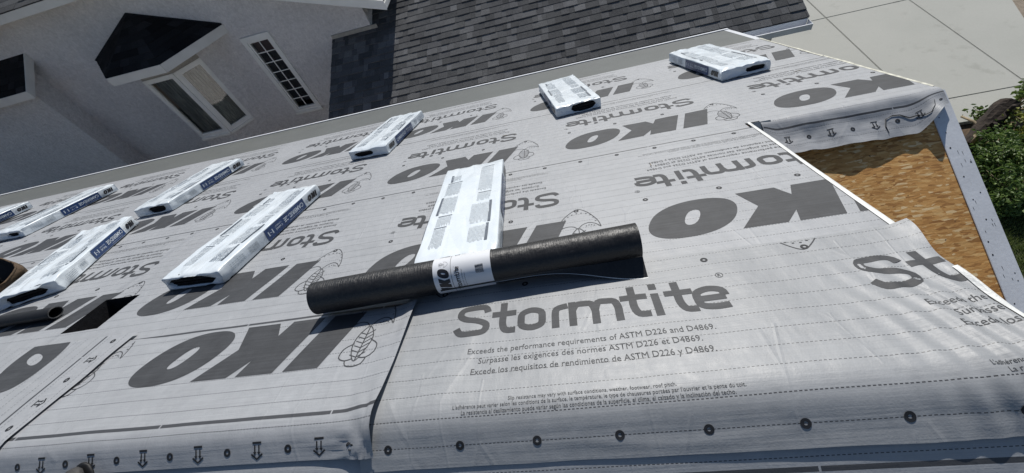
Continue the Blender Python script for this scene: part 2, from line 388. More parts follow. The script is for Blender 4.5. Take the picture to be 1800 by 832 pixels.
# ------------------------------------------------------------------ setting: ground, driveway
ZG = -4.8
def gp(x, y, z=0): return Vector((x, y, ZG + z))
g = MB(); g.quad((-300, -300, ZG - .06), (300, -300, ZG - .06), (300, 300, ZG - .06), (-300, 300, ZG - .06))
tag(g.build('ground', 'soil'), kind='structure')
drive = MB(); drive.quad((-4, 5.56, ZG - .05), (12, 5.56, ZG - .05), (12, 40, ZG - .05), (-4, 40, ZG - .05))
drv = tag(drive.build('driveway', 'soil'), kind='structure')
xj = [-4, 2.8, 4.55, 6.27, 7.95, 9.62]; yj = [4.95, 5.93, 9.32, 12.7, 16.1, 19.5]
for i in range(len(xj) - 1):
    for j in range(len(yj) - 1):
        x0, x1, y0, y1 = xj[i] + .004, xj[i + 1] - .004, yj[j] + .004, yj[j + 1] - .004
        pts = [(x0, y0), (x1, y0), (x1, y1), (x0, y1)]
        if i == len(xj) - 2: pts = [(x0, y0), (9.02 + (y0 - 7.5) * .36, y0), (9.02 + (y1 - 7.5) * .36, y1), (x0, y1)]
        if j == 0: pts = [(x0, y0 + .35), (x1, y0 + .30 + .1 * math.sin(i)), (x1, y1), (x0, y1)]
        b = bmesh.new(); vs_ = [b.verts.new((p[0], p[1], ZG - .04)) for p in pts]; f_ = b.faces.new(vs_)
        r_ = bmesh.ops.extrude_face_region(b, geom=[f_])
        for v in r_['geom']:
            if isinstance(v, bmesh.types.BMVert): v.co.z = ZG + .02 + .004 * N3(i * 1.3, j * 2.1)
        bmesh.ops.recalc_face_normals(b, faces=b.faces)
        top = [e for e in b.edges if all(v.co.z > ZG for v in e.verts)]
        bmesh.ops.bevel(b, geom=top, offset=.009, segments=2, affect='EDGES')
        me = bpy.data.meshes.new('slab'); b.to_mesh(me); b.free(); me.materials.append(MATS['concrete'])
        o = bpy.data.objects.new('slab', me); C.objects.link(o); o.parent = drv
lawn = MB()
lawn.poly([(2.6, -25, ZG - .02), (30, -25, ZG - .02), (30, 4.1, ZG - .02), (2.6, 4.1, ZG - .02)])
simple('turf', (.060, .072, .026), .95, .35, 5, .6, 40, var2=.35, nscale2=50)
tag(lawn.build('lawn', 'turf'), kind='structure')
far_yard = MB(); far_yard.poly([(9.7, 5.5, ZG - .03), (30, 5.5, ZG - .03), (30, 40, ZG - .03), (20, 40, ZG - .03), (9.1, 8.0, ZG - .03)])
simple('gravel', (.26, .215, .165), .95, .2, 12, .6, 60, var2=.3, nscale2=120)
tag(far_yard.build('gravel_verge', 'gravel'), kind='structure')

# ------------------------------------------------------------------ print artwork in roll coordinates (rx along the roll, v down from the thick line)
def stroke(path2, w, step=.012, close=False, smooth=True):
    """ribbon of quads along a smoothed polyline"""
    p = [Vector((a, b)) for a, b in path2]
    if close: p = p + [p[0]]
    out = []
    n = len(p)
    for i in range(n - 1):
        p0 = p[i - 1] if i > 0 else (p[-2] if close else p[i]); p1, p2 = p[i], p[i + 1]; p3 = p[i + 2] if i + 2 < n else (p[1] if close else p[i + 1])
        k = max(1, int((p2 - p1).length / step))
        for j in range(k):
            t = j / k
            out.append(.5 * ((2 * p1) + (p2 - p0) * t + (2 * p0 - 5 * p1 + 4 * p2 - p3) * t * t + (3 * p1 - p0 - 3 * p2 + p3) * t ** 3) if smooth else p1.lerp(p2, t))
    out.append(p[-1])
    V = []; Fc = []
    m = len(out)
    for i in range(m):
        if close: d = out[(i + 1) % (m - 1)] - out[(i - 1) % (m - 1)]
        else: d = out[min(i + 1, m - 1)] - out[max(i - 1, 0)]
        if d.length < 1e-9: d = Vector((1, 0))
        d.normalize(); nn = Vector((-d.y, d.x)) * w / 2
        V += [out[i] + nn, out[i] - nn]
    for i in range(m - 1): Fc.append((2 * i, 2 * i + 1, 2 * i + 3, 2 * i + 2))
    return [(v.x, v.y) for v in V], Fc
class Art:
    def __init__(s): s.v = []; s.f = []; s.z = []
    def add(s, vf, z=0.0, T=None):
        V, Fc = vf; i = len(s.v)
        s.v += [T(*p) for p in V] if T else list(V); s.z += [z] * len(V); s.f += [tuple(i + k for k in f) for f in Fc]
        return s
def poly_art(pts, maxe=.032):
    b = bmesh.new(); b.faces.new([b.verts.new((x, y, 0)) for x, y in pts])
    bmesh.ops.triangulate(b, faces=b.faces[:])
    for _ in range(5):
        e = [e for e in b.edges if e.calc_length() > maxe]
        if not e: break
        bmesh.ops.subdivide_edges(b, edges=e, cuts=1); bmesh.ops.triangulate(b, faces=b.faces[:])
    b.verts.index_update(); r = [(v.co.x, v.co.y) for v in b.verts], [tuple(v.index for v in f.verts) for f in b.faces]; b.free(); return r
def ring_art(cx, cy, ro, ri, n=18):
    V = []; 
    for k in range(n):
        a = 2 * math.pi * k / n; V += [(cx + ro * math.cos(a), cy + ro * math.sin(a)), (cx + ri * math.cos(a), cy + ri * math.sin(a))]
    return V, [(2 * k, 2 * k + 1, (2 * k + 3) % (2 * n), (2 * k + 2) % (2 * n)) for k in range(n)]
def oval_ring(cx, cy, ao, bo, ai, bi, sh, n=56, rad=6):
    V = []; Fc = []
    for k in range(n):
        a = 2 * math.pi * k / n; c, s_ = math.cos(a), math.sin(a); pw = .86
        so = (math.copysign(abs(c) ** pw, c), math.copysign(abs(s_) ** pw, s_))
        for j in range(rad + 1):
            q_ = j / rad; A = ao + (ai - ao) * q_; B = bo + (bi - bo) * q_
            V.append((cx + A * so[0] + sh * B * so[1], cy + B * so[1]))
    m = rad + 1
    for k in range(n):
        for j in range(rad): Fc.append((k * m + j, k * m + j + 1, ((k + 1) % n) * m + j + 1, ((k + 1) % n) * m + j))
    return V, Fc
def text_art(s, width, height=None, bold=0.0):
    """font glyphs, lower-left at 0,0, scaled to width (and optional cap height)"""
    cu = bpy.data.curves.new('text', 'FONT'); cu.body = s; cu.size = 1; cu.resolution_u = 2; cu.offset = bold
    o = bpy.data.objects.new('text', cu); C.objects.link(o); bpy.context.view_layer.update()
    me = bpy.data.meshes.new_from_object(o.evaluated_get(bpy.context.evaluated_depsgraph_get()))
    V = [v.co for v in me.vertices]; Fc = [tuple(p.vertices) for p in me.polygons]
    x0 = min(v.x for v in V); x1 = max(v.x for v in V); sx = width / (x1 - x0); sy = (height / .72) if height else sx
    r = [((v.x - x0) * sx, v.y * sy) for v in V], Fc
    bpy.data.objects.remove(o); bpy.data.curves.remove(cu); bpy.data.meshes.remove(me)
    return r
# company letters (upright direction of the roll is -v, reading direction is -rx)
LOGO = Art()
LOGO.add(oval_ring(.195, .321, .178, .139, .030, .056, .42))
LOGO.add(poly_art([(.416, .460), (.575, .460), (.611, .384), (.642, .460), (.795, .460), (.708, .186), (.548, .186), (.570, .262), (.507, .186), (.345, .186), (.458, .330)]))
LOGO.add(poly_art([(.840, .460), (.985, .460), (.898, .186), (.752, .186)]))
# shield and striped body emblem
EMB = Art(); w_ = .0042
EMB.add(stroke([(.944, .364), (.950, .42), (.970, .475), (1.010, .525), (1.047, .549), (1.085, .515), (1.115, .46), (1.133, .41), (1.139, .364)], w_), 0)
EMB.add(stroke([(.944, .364), (.965, .392), (.992, .400), (1.018, .392), (1.036, .372), (1.056, .398), (1.085, .412), (1.115, .398), (1.139, .364)], w_), .0001)
for k in range(22):
    q_ = k / 21; a = math.pi * (1.0 - q_); cx, cy = 1.043 + .078 * math.cos(a), .395 + .115 * math.sin(a) ** .8
    if k % 2 == 0: EMB.add(([(cx - .004, cy - .0025), (cx + .004, cy - .0025), (cx + .004, cy + .0025), (cx - .004, cy + .0025)], [(0, 1, 2, 3)]), .0002)
for (cx, cy) in ((1.075, .385), (1.087, .390), (1.099, .388), (1.110, .382)): EMB.add(ring_art(cx, cy, .0035, .0005, 8), .0002)
EMB.add(stroke([(1.036, .372), (1.066, .33), (1.070, .28), (1.040, .20), (1.006, .255), (1.004, .32)], w_, close=True), .0003)
EMB.add(stroke([(1.038, .372), (1.04, .30), (1.04, .20)], w_), .0004)
for k in range(6):
    vv = .345 - k * .022
    EMB.add(stroke([(1.008, vv - .004), (1.04, vv - .018)], w_ * .8), .0005); EMB.add(stroke([(1.04, vv - .018), (1.069, vv + .004)], w_ * .8), .0006)
EMB.add(stroke([(1.006, .285), (.972, .262), (.968, .222), (1.0, .205), (1.028, .213)], w_), .0007)
EMB.add(stroke([(1.068, .30), (1.103, .272), (1.106, .235), (1.08, .213), (1.052, .215)], w_), .0008)
EMB.add(stroke([(1.0, .205), (1.01, .183), (1.042, .176), (1.072, .186), (1.08, .213)], w_), .0009)
# product name, drawn with strokes
U0 = .961
def up(u0, vb): return lambda x, y: (U0 - (u0 + x), vb - y)
NAME = Art(); SW = .0262
def gl(u, strokes):
    for k, (pts, cl) in enumerate(strokes): NAME.add(stroke(pts, SW, .008, cl), .00012 * (k % 3) + .0, up(u, .785))
gl(0, [([(.121, .115), (.108, .140), (.062, .1425), (.024, .135), (.017, .108), (.040, .088), (.090, .074), (.119, .055), (.112, .024), (.070, .0155), (.030, .0175), (.010, .044)], False)])
for u in (.138, .593, .740): gl(u, [([(.042, .152), (.042, .10), (.042, .05), (.055, .019), (.090, .0155)], False), ([(0, .0975), (.045, .0975), (.09, .0975)], False)])
gl(.232, [([(.0155, .056), (.020, .085), (.053, .0975), (.086, .085), (.0905, .056), (.086, .028), (.053, .0155), (.020, .028)], True)])
gl(.353, [([(.0155, 0), (.0155, .03), (.0155, .06)], False), ([(.0155, .055), (.022, .087), (.060, .0975)], False)])
gl(.413, [([(.0155, 0), (.0155, .05), (.0155, .112)], False), ([(.0155, .07), (.030, .0955), (.056, .0975), (.082, .092), (.093, .062), (.093, .03), (.093, 0)], False), ([(.093, .062), (.106, .0955), (.133, .0975), (.160, .092), (.170, .062), (.170, .03), (.170, 0)], False)])
gl(.692, [([(.0175, 0), (.0175, .05), (.0175, .106)], False), ([(.0175, .126), (.0175, .14), (.0175, .156)], False)])
gl(.822, [([(.020, .055), (.06, .055), (.100, .055)], False), ([(.100, .060), (.094, .086), (.058, .0975), (.021, .086), (.0155, .056), (.021, .027), (.056, .0155), (.102, .0165)], False)])
NAME.add(ring_art(U0 - .936, .630, .0125, .0105), .0001); NAME.add(text_art('R', .010, .013), .0001, up(.931, .6365))
LINES = Art()
for s, u0, u1, vb in (('Exceeds the performance requirements of ASTM D226 and D4869.', .072, .849, .862), ('Surpasse les exigences des normes ASTM D226 et D4869.', .113, .799, .903), ('Excede los requisitos de rendimiento de ASTM D226 y D4869.', .094, .823, .945)):
    LINES.add(text_art(s, u1 - u0, .0235, .0), 0, up(u0, vb))
FINE = Art()
for s, u0, u1, vb in (('Slip resistance may vary with surface conditions, weather, footwear, roof pitch.', .223, .687, 1.040), ("L'adhérence peut varier selon les conditions de la surface, le température, le type de chaussures portées par l'ouvrier et la pente du toit.", .058, .854, 1.0535), ('La resistencia al deslizamiento puede variar según las condiciones de la superficie, el clima, el calzado y la inclinación del techo.', .085, .825, 1.067)):
    FINE.add(text_art(s, u1 - u0, .0098, .0), 0, up(u0, vb))
def marks(u0, u1, which):
    A_ = Art(); A_.items = []; P = 1.325
    def one(k): x = Art(); x.kind = k; A_.items.append(x); return x
    if 'mid' in which:
        for k in range(int((u0) / (P / 4)) - 2, int(u1 / (P / 4)) + 2): one('r').add(ring_art(.044 + k * P / 4, .536, .0125, .0052), .0002)
    if 'low' in which:
        for k in range(int(u0 / (P / 6)) - 2, int(u1 / (P / 6)) + 2): one('r').add(ring_art(.221 + k * P / 6, 1.135, .0125, .0046), .0002)
    if 'top' in which:
        for k in range(int(u0 / (P / 6)) - 2, int(u1 / (P / 6)) + 2):
            c = .034 + k * P / 6
            one('r').add(ring_art(c, -.084, .0125, .0046), .0002)
            a = one('a'); d = c + P / 12; B = lambda x0, x1, y0, y1: ([(d + x0, -.084 + y0), (d + x1, -.084 + y0), (d + x1, -.084 + y1), (d + x0, -.084 + y1)], [(0, 1, 2, 3)])
            a.add(B(-.016, .016, .021, .026), .0002)
            for sx in (-.0075, .0075):
                a.add(B(sx - .0023, sx + .0023, -.004, .017), .0002)
                a.add(([(d + sx - .0065, -.087), (d + sx + .0065, -.087), (d + sx, -.096)], [(0, 1, 2)]), .0002)
            a.add(stroke([(d - .020, -.093), (d, -.108), (d + .020, -.093)], .0055, smooth=False), .0003)
    return A_
def emit(parent, name, art, T2, pos, mat, clip, hole=None, lift=.0008, label=None):
    P = [T2(*p) for p in art.v]
    x0, x1, t0, t1 = clip
    if all(p[0] < x0 for p in P) or all(p[0] > x1 for p in P) or all(p[1] < t0 for p in P) or all(p[1] > t1 for p in P): return None
    inside = all(x0 <= p[0] <= x1 and t0 <= p[1] <= t1 for p in P)
    def hits(h): return not (max(p[0] for p in P) < h[0] or min(p[0] for p in P) > h[1] or max(p[1] for p in P) < h[2] or min(p[1] for p in P) > h[3])
    Z = art.z; Fc = art.f
    if not inside or (hole and hits(hole)):
        b = bmesh.new(); vl = [b.verts.new((p[0], p[1], z)) for p, z in zip(P, Z)]
        for f in Fc:
            try: b.faces.new([vl[i] for i in f])
            except ValueError: pass
        for co, no in (((x0, 0, 0), (-1, 0, 0)), ((x1, 0, 0), (1, 0, 0)), ((0, t0, 0), (0, -1, 0)), ((0, t1, 0), (0, 1, 0))):
            bmesh.ops.bisect_plane(b, geom=b.verts[:] + b.edges[:] + b.faces[:], plane_co=co, plane_no=no, clear_outer=True)
        if hole:
            for co, no in (((hole[0], 0, 0), (1, 0, 0)), ((hole[1], 0, 0), (1, 0, 0)), ((0, hole[2], 0), (0, 1, 0)), ((0, hole[3], 0), (0, 1, 0))):
                bmesh.ops.bisect_plane(b, geom=b.verts[:] + b.edges[:] + b.faces[:], plane_co=co, plane_no=no)
            kill = [f for f in b.faces if hole[0] < f.calc_center_median().x < hole[1] and hole[2] < f.calc_center_median().y < hole[3]]
            bmesh.ops.delete(b, geom=kill, context='FACES')
        b.verts.index_update(); P = [(v.co.x, v.co.y) for v in b.verts]; Z = [v.co.z for v in b.verts]
        Fc = [tuple(v.index for v in f.verts) for f in b.faces]; b.free()
        if not Fc: return None
    V = [pos(p[0], p[1], lift + z * .6) for p, z in zip(P, Z)]
    # faces must look away from the roof
    a, b_, c_ = (V[i] for i in Fc[0][:3])
    if (b_ - a).cross(c_ - a).z < 0: Fc = [tuple(reversed(f)) for f in Fc]
    return mesh_obj(name, V, Fc, mat, parent, True)
def emit_marks(sheet, mk, T2, pos, clip, hole=None, single=False, lift=.0011):
    if single:
        for a in mk.items: emit(sheet, 'ring_mark_print' if a.kind == 'r' else 'arrow_mark_print', a, T2, pos, 'ink_dark', clip, hole, lift)
    else:
        allm = Art()
        for a in mk.items: allm.add((a.v, a.f), .0002)
        o = emit(sheet, 'nailing_marks_print', allm, T2, pos, 'ink_dark', clip, hole, lift)
        if o: o['kind'] = 'stuff'
def print_row(sheet, x0, s0, pos, clip, hole=None, which=('mid', 'low'), k0=-8, k1=2, flip=False, names=True, single=False):
    for k in range(k0, k1 + 1):
        xo = x0 + 1.325 * k
        T2 = (lambda rx, v, xo=xo: (xo - rx, s0 - v)) if flip else (lambda rx, v, xo=xo: (xo + rx, s0 + v))
        cx = T2(.5, .5)
        emit(sheet, 'logo_print', LOGO, T2, pos, 'ink', clip, hole)
        emit(sheet, 'emblem_print', EMB, T2, pos, 'ink', clip, hole)
        if names:
            emit(sheet, 'product_name_print', NAME, T2, pos, 'ink', clip, hole)
            emit(sheet, 'standards_text_print', LINES, T2, pos, 'ink_fine', clip, hole)
            if abs(cx[0]) < 5: emit(sheet, 'fine_text_print', FINE, T2, pos, 'ink_fine', clip, hole)
    xs = (clip[0], clip[1])
    T2 = (lambda rx, v: (x0 - rx, s0 - v)) if flip else (lambda rx, v: (x0 + rx, s0 + v))
    lo, hi = (x0 - xs[1], x0 - xs[0]) if flip else (xs[0] - x0, xs[1] - x0)
    emit_marks(sheet, marks(lo, hi, which), T2, pos, clip, hole, single)

# ------------------------------------------------------------------ the house being re-roofed
XR, XM, TW, TE = 2.05, 1.05, 1.805, 4.86          # wing rake, main rake, wing ridge, eave (metres down the slope)
XL = -11.0
WP = R(24)
HOLE = (-2.775, -2.53, .685, .95)
house = empty('house', (0, 0, ZG)); tag(house, 'low gabled house with its roof stripped and covered in grey underlayment', 'house')
def hpart(mb, name, mat, smooth=False):
    mb.v = [v - Vector((0, 0, ZG)) for v in mb.v]; return mb.build(name, mat, house, smooth)
def slab(mb, P, x0, x1, t0, t1, n0, n1):
    mb.hexa([P(x0, t0, n0), P(x1, t0, n0), P(x1, t1, n0), P(x0, t1, n0), P(x0, t0, n1), P(x1, t0, n1), P(x1, t1, n1), P(x0, t1, n1)])
d = MB(); th_ = -.016
for (x0, x1, t0, t1) in ((XL, HOLE[0], .075, TE), (HOLE[0], HOLE[1], .075, HOLE[2]), (HOLE[0], HOLE[1], HOLE[3], TE), (HOLE[1], XM, .075, TE), (XM, XR, TW + .012, TE)):
    slab(d, roofP, x0, x1, t0, t1, th_, -.006)
hpart(d, 'roof_deck', 'osb')
d = MB(); slab(d, nearP, XL, XM, .05, 4.6, th_ - .016, -.0165); hpart(d, 'roof_deck', 'osb')
WR = roofP(0, TW)                                  # wing ridge y,z
def wingP(x, t, n=0): return Vector((x, WR.y - t * math.cos(WP) - n * math.sin(WP), WR.z - t * math.sin(WP) + n * math.cos(WP)))
# OSB panels of the wing's near slope (own local frame so the strand pattern lies in the panel)
q_osb = Matrix(((1, 0, 0), (0, math.cos(WP), -math.sin(WP)), (0, math.sin(WP), math.cos(WP)))).to_quaternion()
for t0, t1 in ((.0, 1.218), (1.221, 2.44), (2.443, 3.4)):
    m = MB(); m.box(XM - .02, XR - .012, -t1, -t0, -.016, -.001)
    o = m.build('osb_panel', 'osb', house); o.rotation_mode = 'QUATERNION'; o.rotation_quaternion = Matrix(((1, 0, 0), (0, math.cos(WP), -math.sin(WP)), (0, math.sin(WP), math.cos(WP)))).to_quaternion()
    o.location = wingP(0, 0) - Vector((0, 0, ZG))
# walls and soffits
m = MB()
eave = roofP(0, TE)
m.box(XL, XR - .42, 4.0, 4.12, ZG, eave.z + .06)
hpart(m, 'wall', 'stucco')
m = MB(); m.prism([(XR - .42, 4.0, ZG), (XR - .42, -1.2, ZG), (XR - .42, -1.2, wingP(0, 2.9).z - .12), (XR - .42, WR.y, WR.z - .10), (XR - .42, 4.0, roofP(0, 4.27).z - .1)], (-.12, 0, 0)); hpart(m, 'wall', 'stucco')
m = MB(); m.prism([(XM - .06, -3.9, -2.06), (XM - .06, 0, -.07), (XM - .06, WR.y - .1, WR.z - .02), (XM - .06, -1.2, -2.0), (XM - .06, -3.9, ZG)], (-.1, 0, 0)); hpart(m, 'gable_wall', 'stucco')
m = MB(); m.box(XL, XM - .06, -4.0, -3.9, ZG, -2.07); hpart(m, 'wall', 'stucco')
m = MB(); m.box(XL, XL + .1, -3.9, 4.0, ZG, -2.05); hpart(m, 'wall', 'stucco')
m = MB(); m.prism([(XL, -3.9, -2.05), (XL, 0, -.06), (XL, 4.0, -1.53), (XL, 4.0, -2.05)], (.1, 0, 0)); hpart(m, 'gable_wall', 'stucco')
# fascias
m = MB(); m.box(XL, XR - .02, eave.y - .045, eave.y - .012, eave.z - .17, eave.z - .02); hpart(m, 'fascia', 'white_metal')
m = MB(); m.prism([roofP(XR - .03, TE - .05, -.02), roofP(XR - .03, TW, -.02), roofP(XR - .03, TW, -.16), roofP(XR - .03, TE - .05, -.16)], (-.03, 0, 0)); hpart(m, 'rake_fascia', 'white_metal')
m = MB(); m.prism([wingP(XR - .03, .01, -.02), wingP(XR - .03, 3.4, -.02), wingP(XR - .03, 3.4, -.16), wingP(XR - .03, .01, -.16)], (-.03, 0, 0)); hpart(m, 'rake_fascia', 'white_metal')
# eave drip edge: flat flange, rolled lip and drop
m = MB(); slab(m, roofP, XL, XR, TE - .030, TE + .022, .0045, .0115); slab(m, roofP, XL, XR, TE + .012, TE + .022, -.07, .0044)
hpart(m, 'drip_edge', 'white_metal')
# rake drip edge of the far slope
m = MB(); slab(m, roofP, XR - .05, XR + .001, TW + .05, TE - .02, .0012, .0032); slab(m, roofP, XR - .005, XR + .001, TW + .05, TE - .02, -.06, .0012); hpart(m, 'rake_edge', 'white_metal')
# wide bent flashing on the wing's near rake with its nail holes
m = MB()
slab(m, wingP, XR - .088, XR + .012, .01, 3.4, .002, .005); slab(m, wingP, XR + .006, XR + .012, .01, 3.4, -.10, .0019); slab(m, wingP, XR - .091, XR - .088, .01, 3.4, .0, .0045)
fl = hpart(m, 'rake_flashing', 'white_metal')
random.seed(5); m = MB()
for t in [.16 + .085 * k + random.uniform(-.03, .03) for k in range(26)]:
    x = XR - .038 + random.choice((-.032, -.028, .0, .022, .028)) + random.uniform(-.006, .006); r0 = random.uniform(.0024, .0042)
    m.poly([wingP(x + r0 * math.cos(a * math.pi / 4), t + r0 * math.sin(a * math.pi / 4) * 1.3, .0058) for a in range(8)])
for _ in range(26):
    x = XR - .038 + random.uniform(-.04, .04); t = random.uniform(.1, 2); m.poly([wingP(x, t, .0056), wingP(x + .002, t, .0056), wingP(x + .003, t + random.uniform(.01, .03), .0056), wingP(x + .001, t + .012, .0056)])
m.f = [tuple(reversed(f)) for f in m.f]
o = m.build('nail_holes', 'black_leather', fl); o['kind'] = 'stuff'
for v in o.data.vertices: v.co.z -= ZG
# small galvanised ridge flashing where the wing meets the main rake
m = MB()
slab(m, roofP, XM + .004, XM + .10, TW - .004, TW + .055, .003, .0055); slab(m, wingP, XM + .004, XM + .125, .0, .105, .012, .0145)
hpart(m, 'ridge_flashing', 'galv_metal')
m = MB(); e_ = .0015
for x0, x1, t0, t1 in ((HOLE[0] - .0, HOLE[0] + e_, HOLE[2], HOLE[3]), (HOLE[1] - e_, HOLE[1], HOLE[2], HOLE[3]), (HOLE[0] + e_, HOLE[1] - e_, HOLE[2], HOLE[2] + e_), (HOLE[0] + e_, HOLE[1] - e_, HOLE[3] - e_, HOLE[3])): slab(m, roofP, x0, x1, t0, t1, -.16, .0135)
hpart(m, 'hole_shade_liner', 'asphalt_dark')  # dark strips added over the cut edges to paint the opening's shade
# vent opening: deck edges behind the added dark liner and a dark attic floor far below
m = MB(); m.box(-3.6, -1.7, -.5, 2.0, -2.6, -2.55); hpart(m, 'attic_floor', 'drywall')

# ------------------------------------------------------------------ underlayment
GRP = 'underlayment courses on the far slope'
MEM = 'membrane'
# self-adhered eave strip
pos0 = fold_pos(.05, .0016)
o = grid_sheet('eave_membrane', lin(XL + .5, XR - .004, .12), lin(3.93, TE - .012, .06), pos0, 'eave_grey', lambda x, t: (x, t))
tag(o, 'smooth plain grey eave membrane strip along the low edge of the roof', 'eave membrane')
# course one (lowest)
pos1 = fold_pos(.05, .005)
s1 = grid_sheet('underlayment_sheet', lin(-10.4, -4, .05) + lin(-3.97, XR - .015, .027), lin(2.78, 3.985, .03), pos1, MEM, lambda x, t: (x, t - 2.865))
tag(s1, 'lowest course of grey printed underlayment, next to the plain eave strip', 'underlayment', GRP)
print_row(s1, -.31, 2.865, pos1, (-10.4, XR - .016, 2.79, 3.983), k0=-7, k1=2)
# course two: runs over the wing ridge and hangs loose on the bare panels
def bend2(x):
    e = 31 + 4 * N3(x * 3.1, .3) + 3 * N3(x * 9.0, 2.3)
    e -= 20 * math.exp(-((x - 1.97) / .05) ** 2)
    return R(e)
def pos2(x, t, lift=0):
    n = .009 + lift + wrinkle(x, t)
    rr = .022
    if t >= TW + rr or x < XM + .004: return roofP(x, t, n)
    if t < TW: t = TW - (TW - t) * (1 - .55 * sm(1.84, 2.04, x) - .35 * sm(1.20, 1.12, x) + .07 * N3(x * 5, 3.2) + .04 * N3(x * 14, 9.2))
    dd = TW + rr - t; be = bend2(x); y, z = 0.0, 0.0; k = max(2, int(dd / .006)); ph = -TH
    h = dd / k; fl_ = R(21 + 16 * N3(x * 4, 7.7))
    for i in range(k):
        q0 = (i + .5) * h
        ph = -TH + (be + TH) * sm(0, .075, q0) - fl_ * sm(.085, .20, q0)
        y -= math.cos(ph) * h; z -= math.sin(ph) * h
    w = min(1, dd / .1)
    n += w * (.008 * N3(x * 7, t * 9, 3.3) + .005 * N3(x * 16, t * 14, 8.1)) + .010 * w
    p = roofP(x, TW + rr, 0)
    return Vector((x, p.y + y - n * math.sin(ph), p.z + z + n * math.cos(ph)))
TS2 = sorted(set([round(a, 4) for a in lin(TW - .245, TW + .03, .011) + lin(TW + .03, 2.840, .03)]))
XS2 = lin(-10.4, -4, .05) + lin(-3.97, XM - .02, .027) + lin(XM - .01, XR - .012, .016)
xf = 1.125
s2 = grid_sheet('underlayment_sheet', XS2, TS2, pos2, MEM, lambda x, t: (x, t - 1.735), mask=lambda x, t: (t > TW + .012) or (x > xf) or (x < XM - .015 and t > TW - .16))
tag(s2, 'underlayment course whose loose upper hem hangs over the bare wooden panels', 'underlayment', GRP)
print_row(s2, -.032, 1.735, pos2, (-10.4, XR - .014, TW + .035, 2.838), k0=-7, k1=1, names=True)
emit_marks(s2, marks(.9, 2.2, ('top',)), lambda rx, v: (rx - .02, 1.735 + v), pos2, (xf + .03, XR - .03, TW - .24, TW + .03), single=True, lift=.0016)
emit(s2, 'logo_print', LOGO, lambda rx, v: (-.032 + 1.325 + rx, 1.735 + v), pos2, 'ink', (xf + .03, XR - .03, TW + .02, TW + .0349), lift=.0016)
m = MB(); m.tube([pos2(x, t, .004) for x, t in ((1.715, 1.585), (1.715, 1.63), (1.73, 1.675), (1.765, 1.69), (1.80, 1.685), (1.84, 1.66), (1.88, 1.655), (1.905, 1.63), (1.93, 1.615), (1.955, 1.64), (1.965, 1.68))], [.0012] + [.0026] * 5 + [.003, .002, .002, .0012, .0012], 6); m.build('torn_thread', 'ink_dark', s2, True)
# course three
pos3 = fold_pos(.05, .0135)
XS3 = sorted(set(lin(-8.2, HOLE[0], .04) + lin(HOLE[0], HOLE[1], .03) + lin(HOLE[1], XM + .004, .025)))
TS3 = sorted(set(lin(.40, HOLE[2], .025) + lin(HOLE[2], HOLE[3], .025) + lin(HOLE[3], 1.717, .025)))
inh = lambda x, t: HOLE[0] < x < HOLE[1] and HOLE[2] < t < HOLE[3]
s3 = grid_sheet('underlayment_sheet', XS3, TS3, pos3, MEM, lambda x, t: (x, t - .55), mask=lambda x, t: not inh(x, t))
tag(s3, 'underlayment course with the square vent opening cut through it', 'underlayment', GRP)
print_row(s3, .269, .55, pos3, (-8.2, XM + .002, .41, 1.715), hole=HOLE, k0=-6, k1=0)
# course four, left of the seam, folded over the ridge
def ex4(x, t):
    d2 = math.exp(-(((x + .76) / .12) ** 2 + ((t + .0) / .07) ** 2))
    ang = math.atan2(t + .02, x + .70); rr_ = math.hypot(t + .02, x + .70)
    e = .020 * math.exp(-(rr_ / .16) ** 2) * sm(0, .04, rr_) * abs(N3(ang * 3.2, rr_ * 4, 5.0)) + .006 * d2 * N3(x * 14, t * 14, 2)
    e += .0035 * max(0, N3(x * 3.3, t * 9, 2.2)) * math.exp(-((t) / .12) ** 2)
    e += .003 * math.exp(-((t - .53) / .03) ** 2) * max(0, N3(x * 4, 9.1))
    e += .0145 * sm(-.83, -.72, x) + (.012 + .010 * N3(t * 6, 1.3)) * sm(-.745, -.690, x) * sm(-.08, .05, t)
    return e
pos4 = fold_pos(.03, .0185, ex4)
def top4(x): return .531 + .045 * max(0, (-1.75 - x)) + .006 * N3(x * 3, 4.4)
XS4 = lin(-3.3, -.80, .014) + lin(-.79, -.692, .008)
V = []; qs = lin(0, 1, .022)
def s4_t(x, q_): return -.055 + (top4(x) + .055 + .004 * N3(x * 4, 1)) * q_
def sheet_q(name, xs, tf, qs, pos, mat, uvf):
    V = []; U = []; Fc = []; nx = len(xs)
    for q_ in qs:
        for x in xs: t = tf(x, q_); V.append(pos(x, t)); U.append(uvf(x, t))
    for j in range(len(qs) - 1):
        for i in range(nx - 1): k = j * nx + i; Fc.append((k, k + 1, k + nx + 1, k + nx))
    return mesh_obj(name, V, Fc, mat, None, True, U)
s4 = sheet_q('underlayment_sheet', XS4, s4_t, qs, pos4, MEM, lambda x, t: (x, t - .066))
tag(s4, 'short underlayment piece with arrow marks folded over the ridge beside the upright lettering', 'underlayment')
print_row(s4, -1.907, .066, pos4, (-3.29, -.695, -.053, .535), which=('top',), k0=-1, k1=0, names=False, single=True)
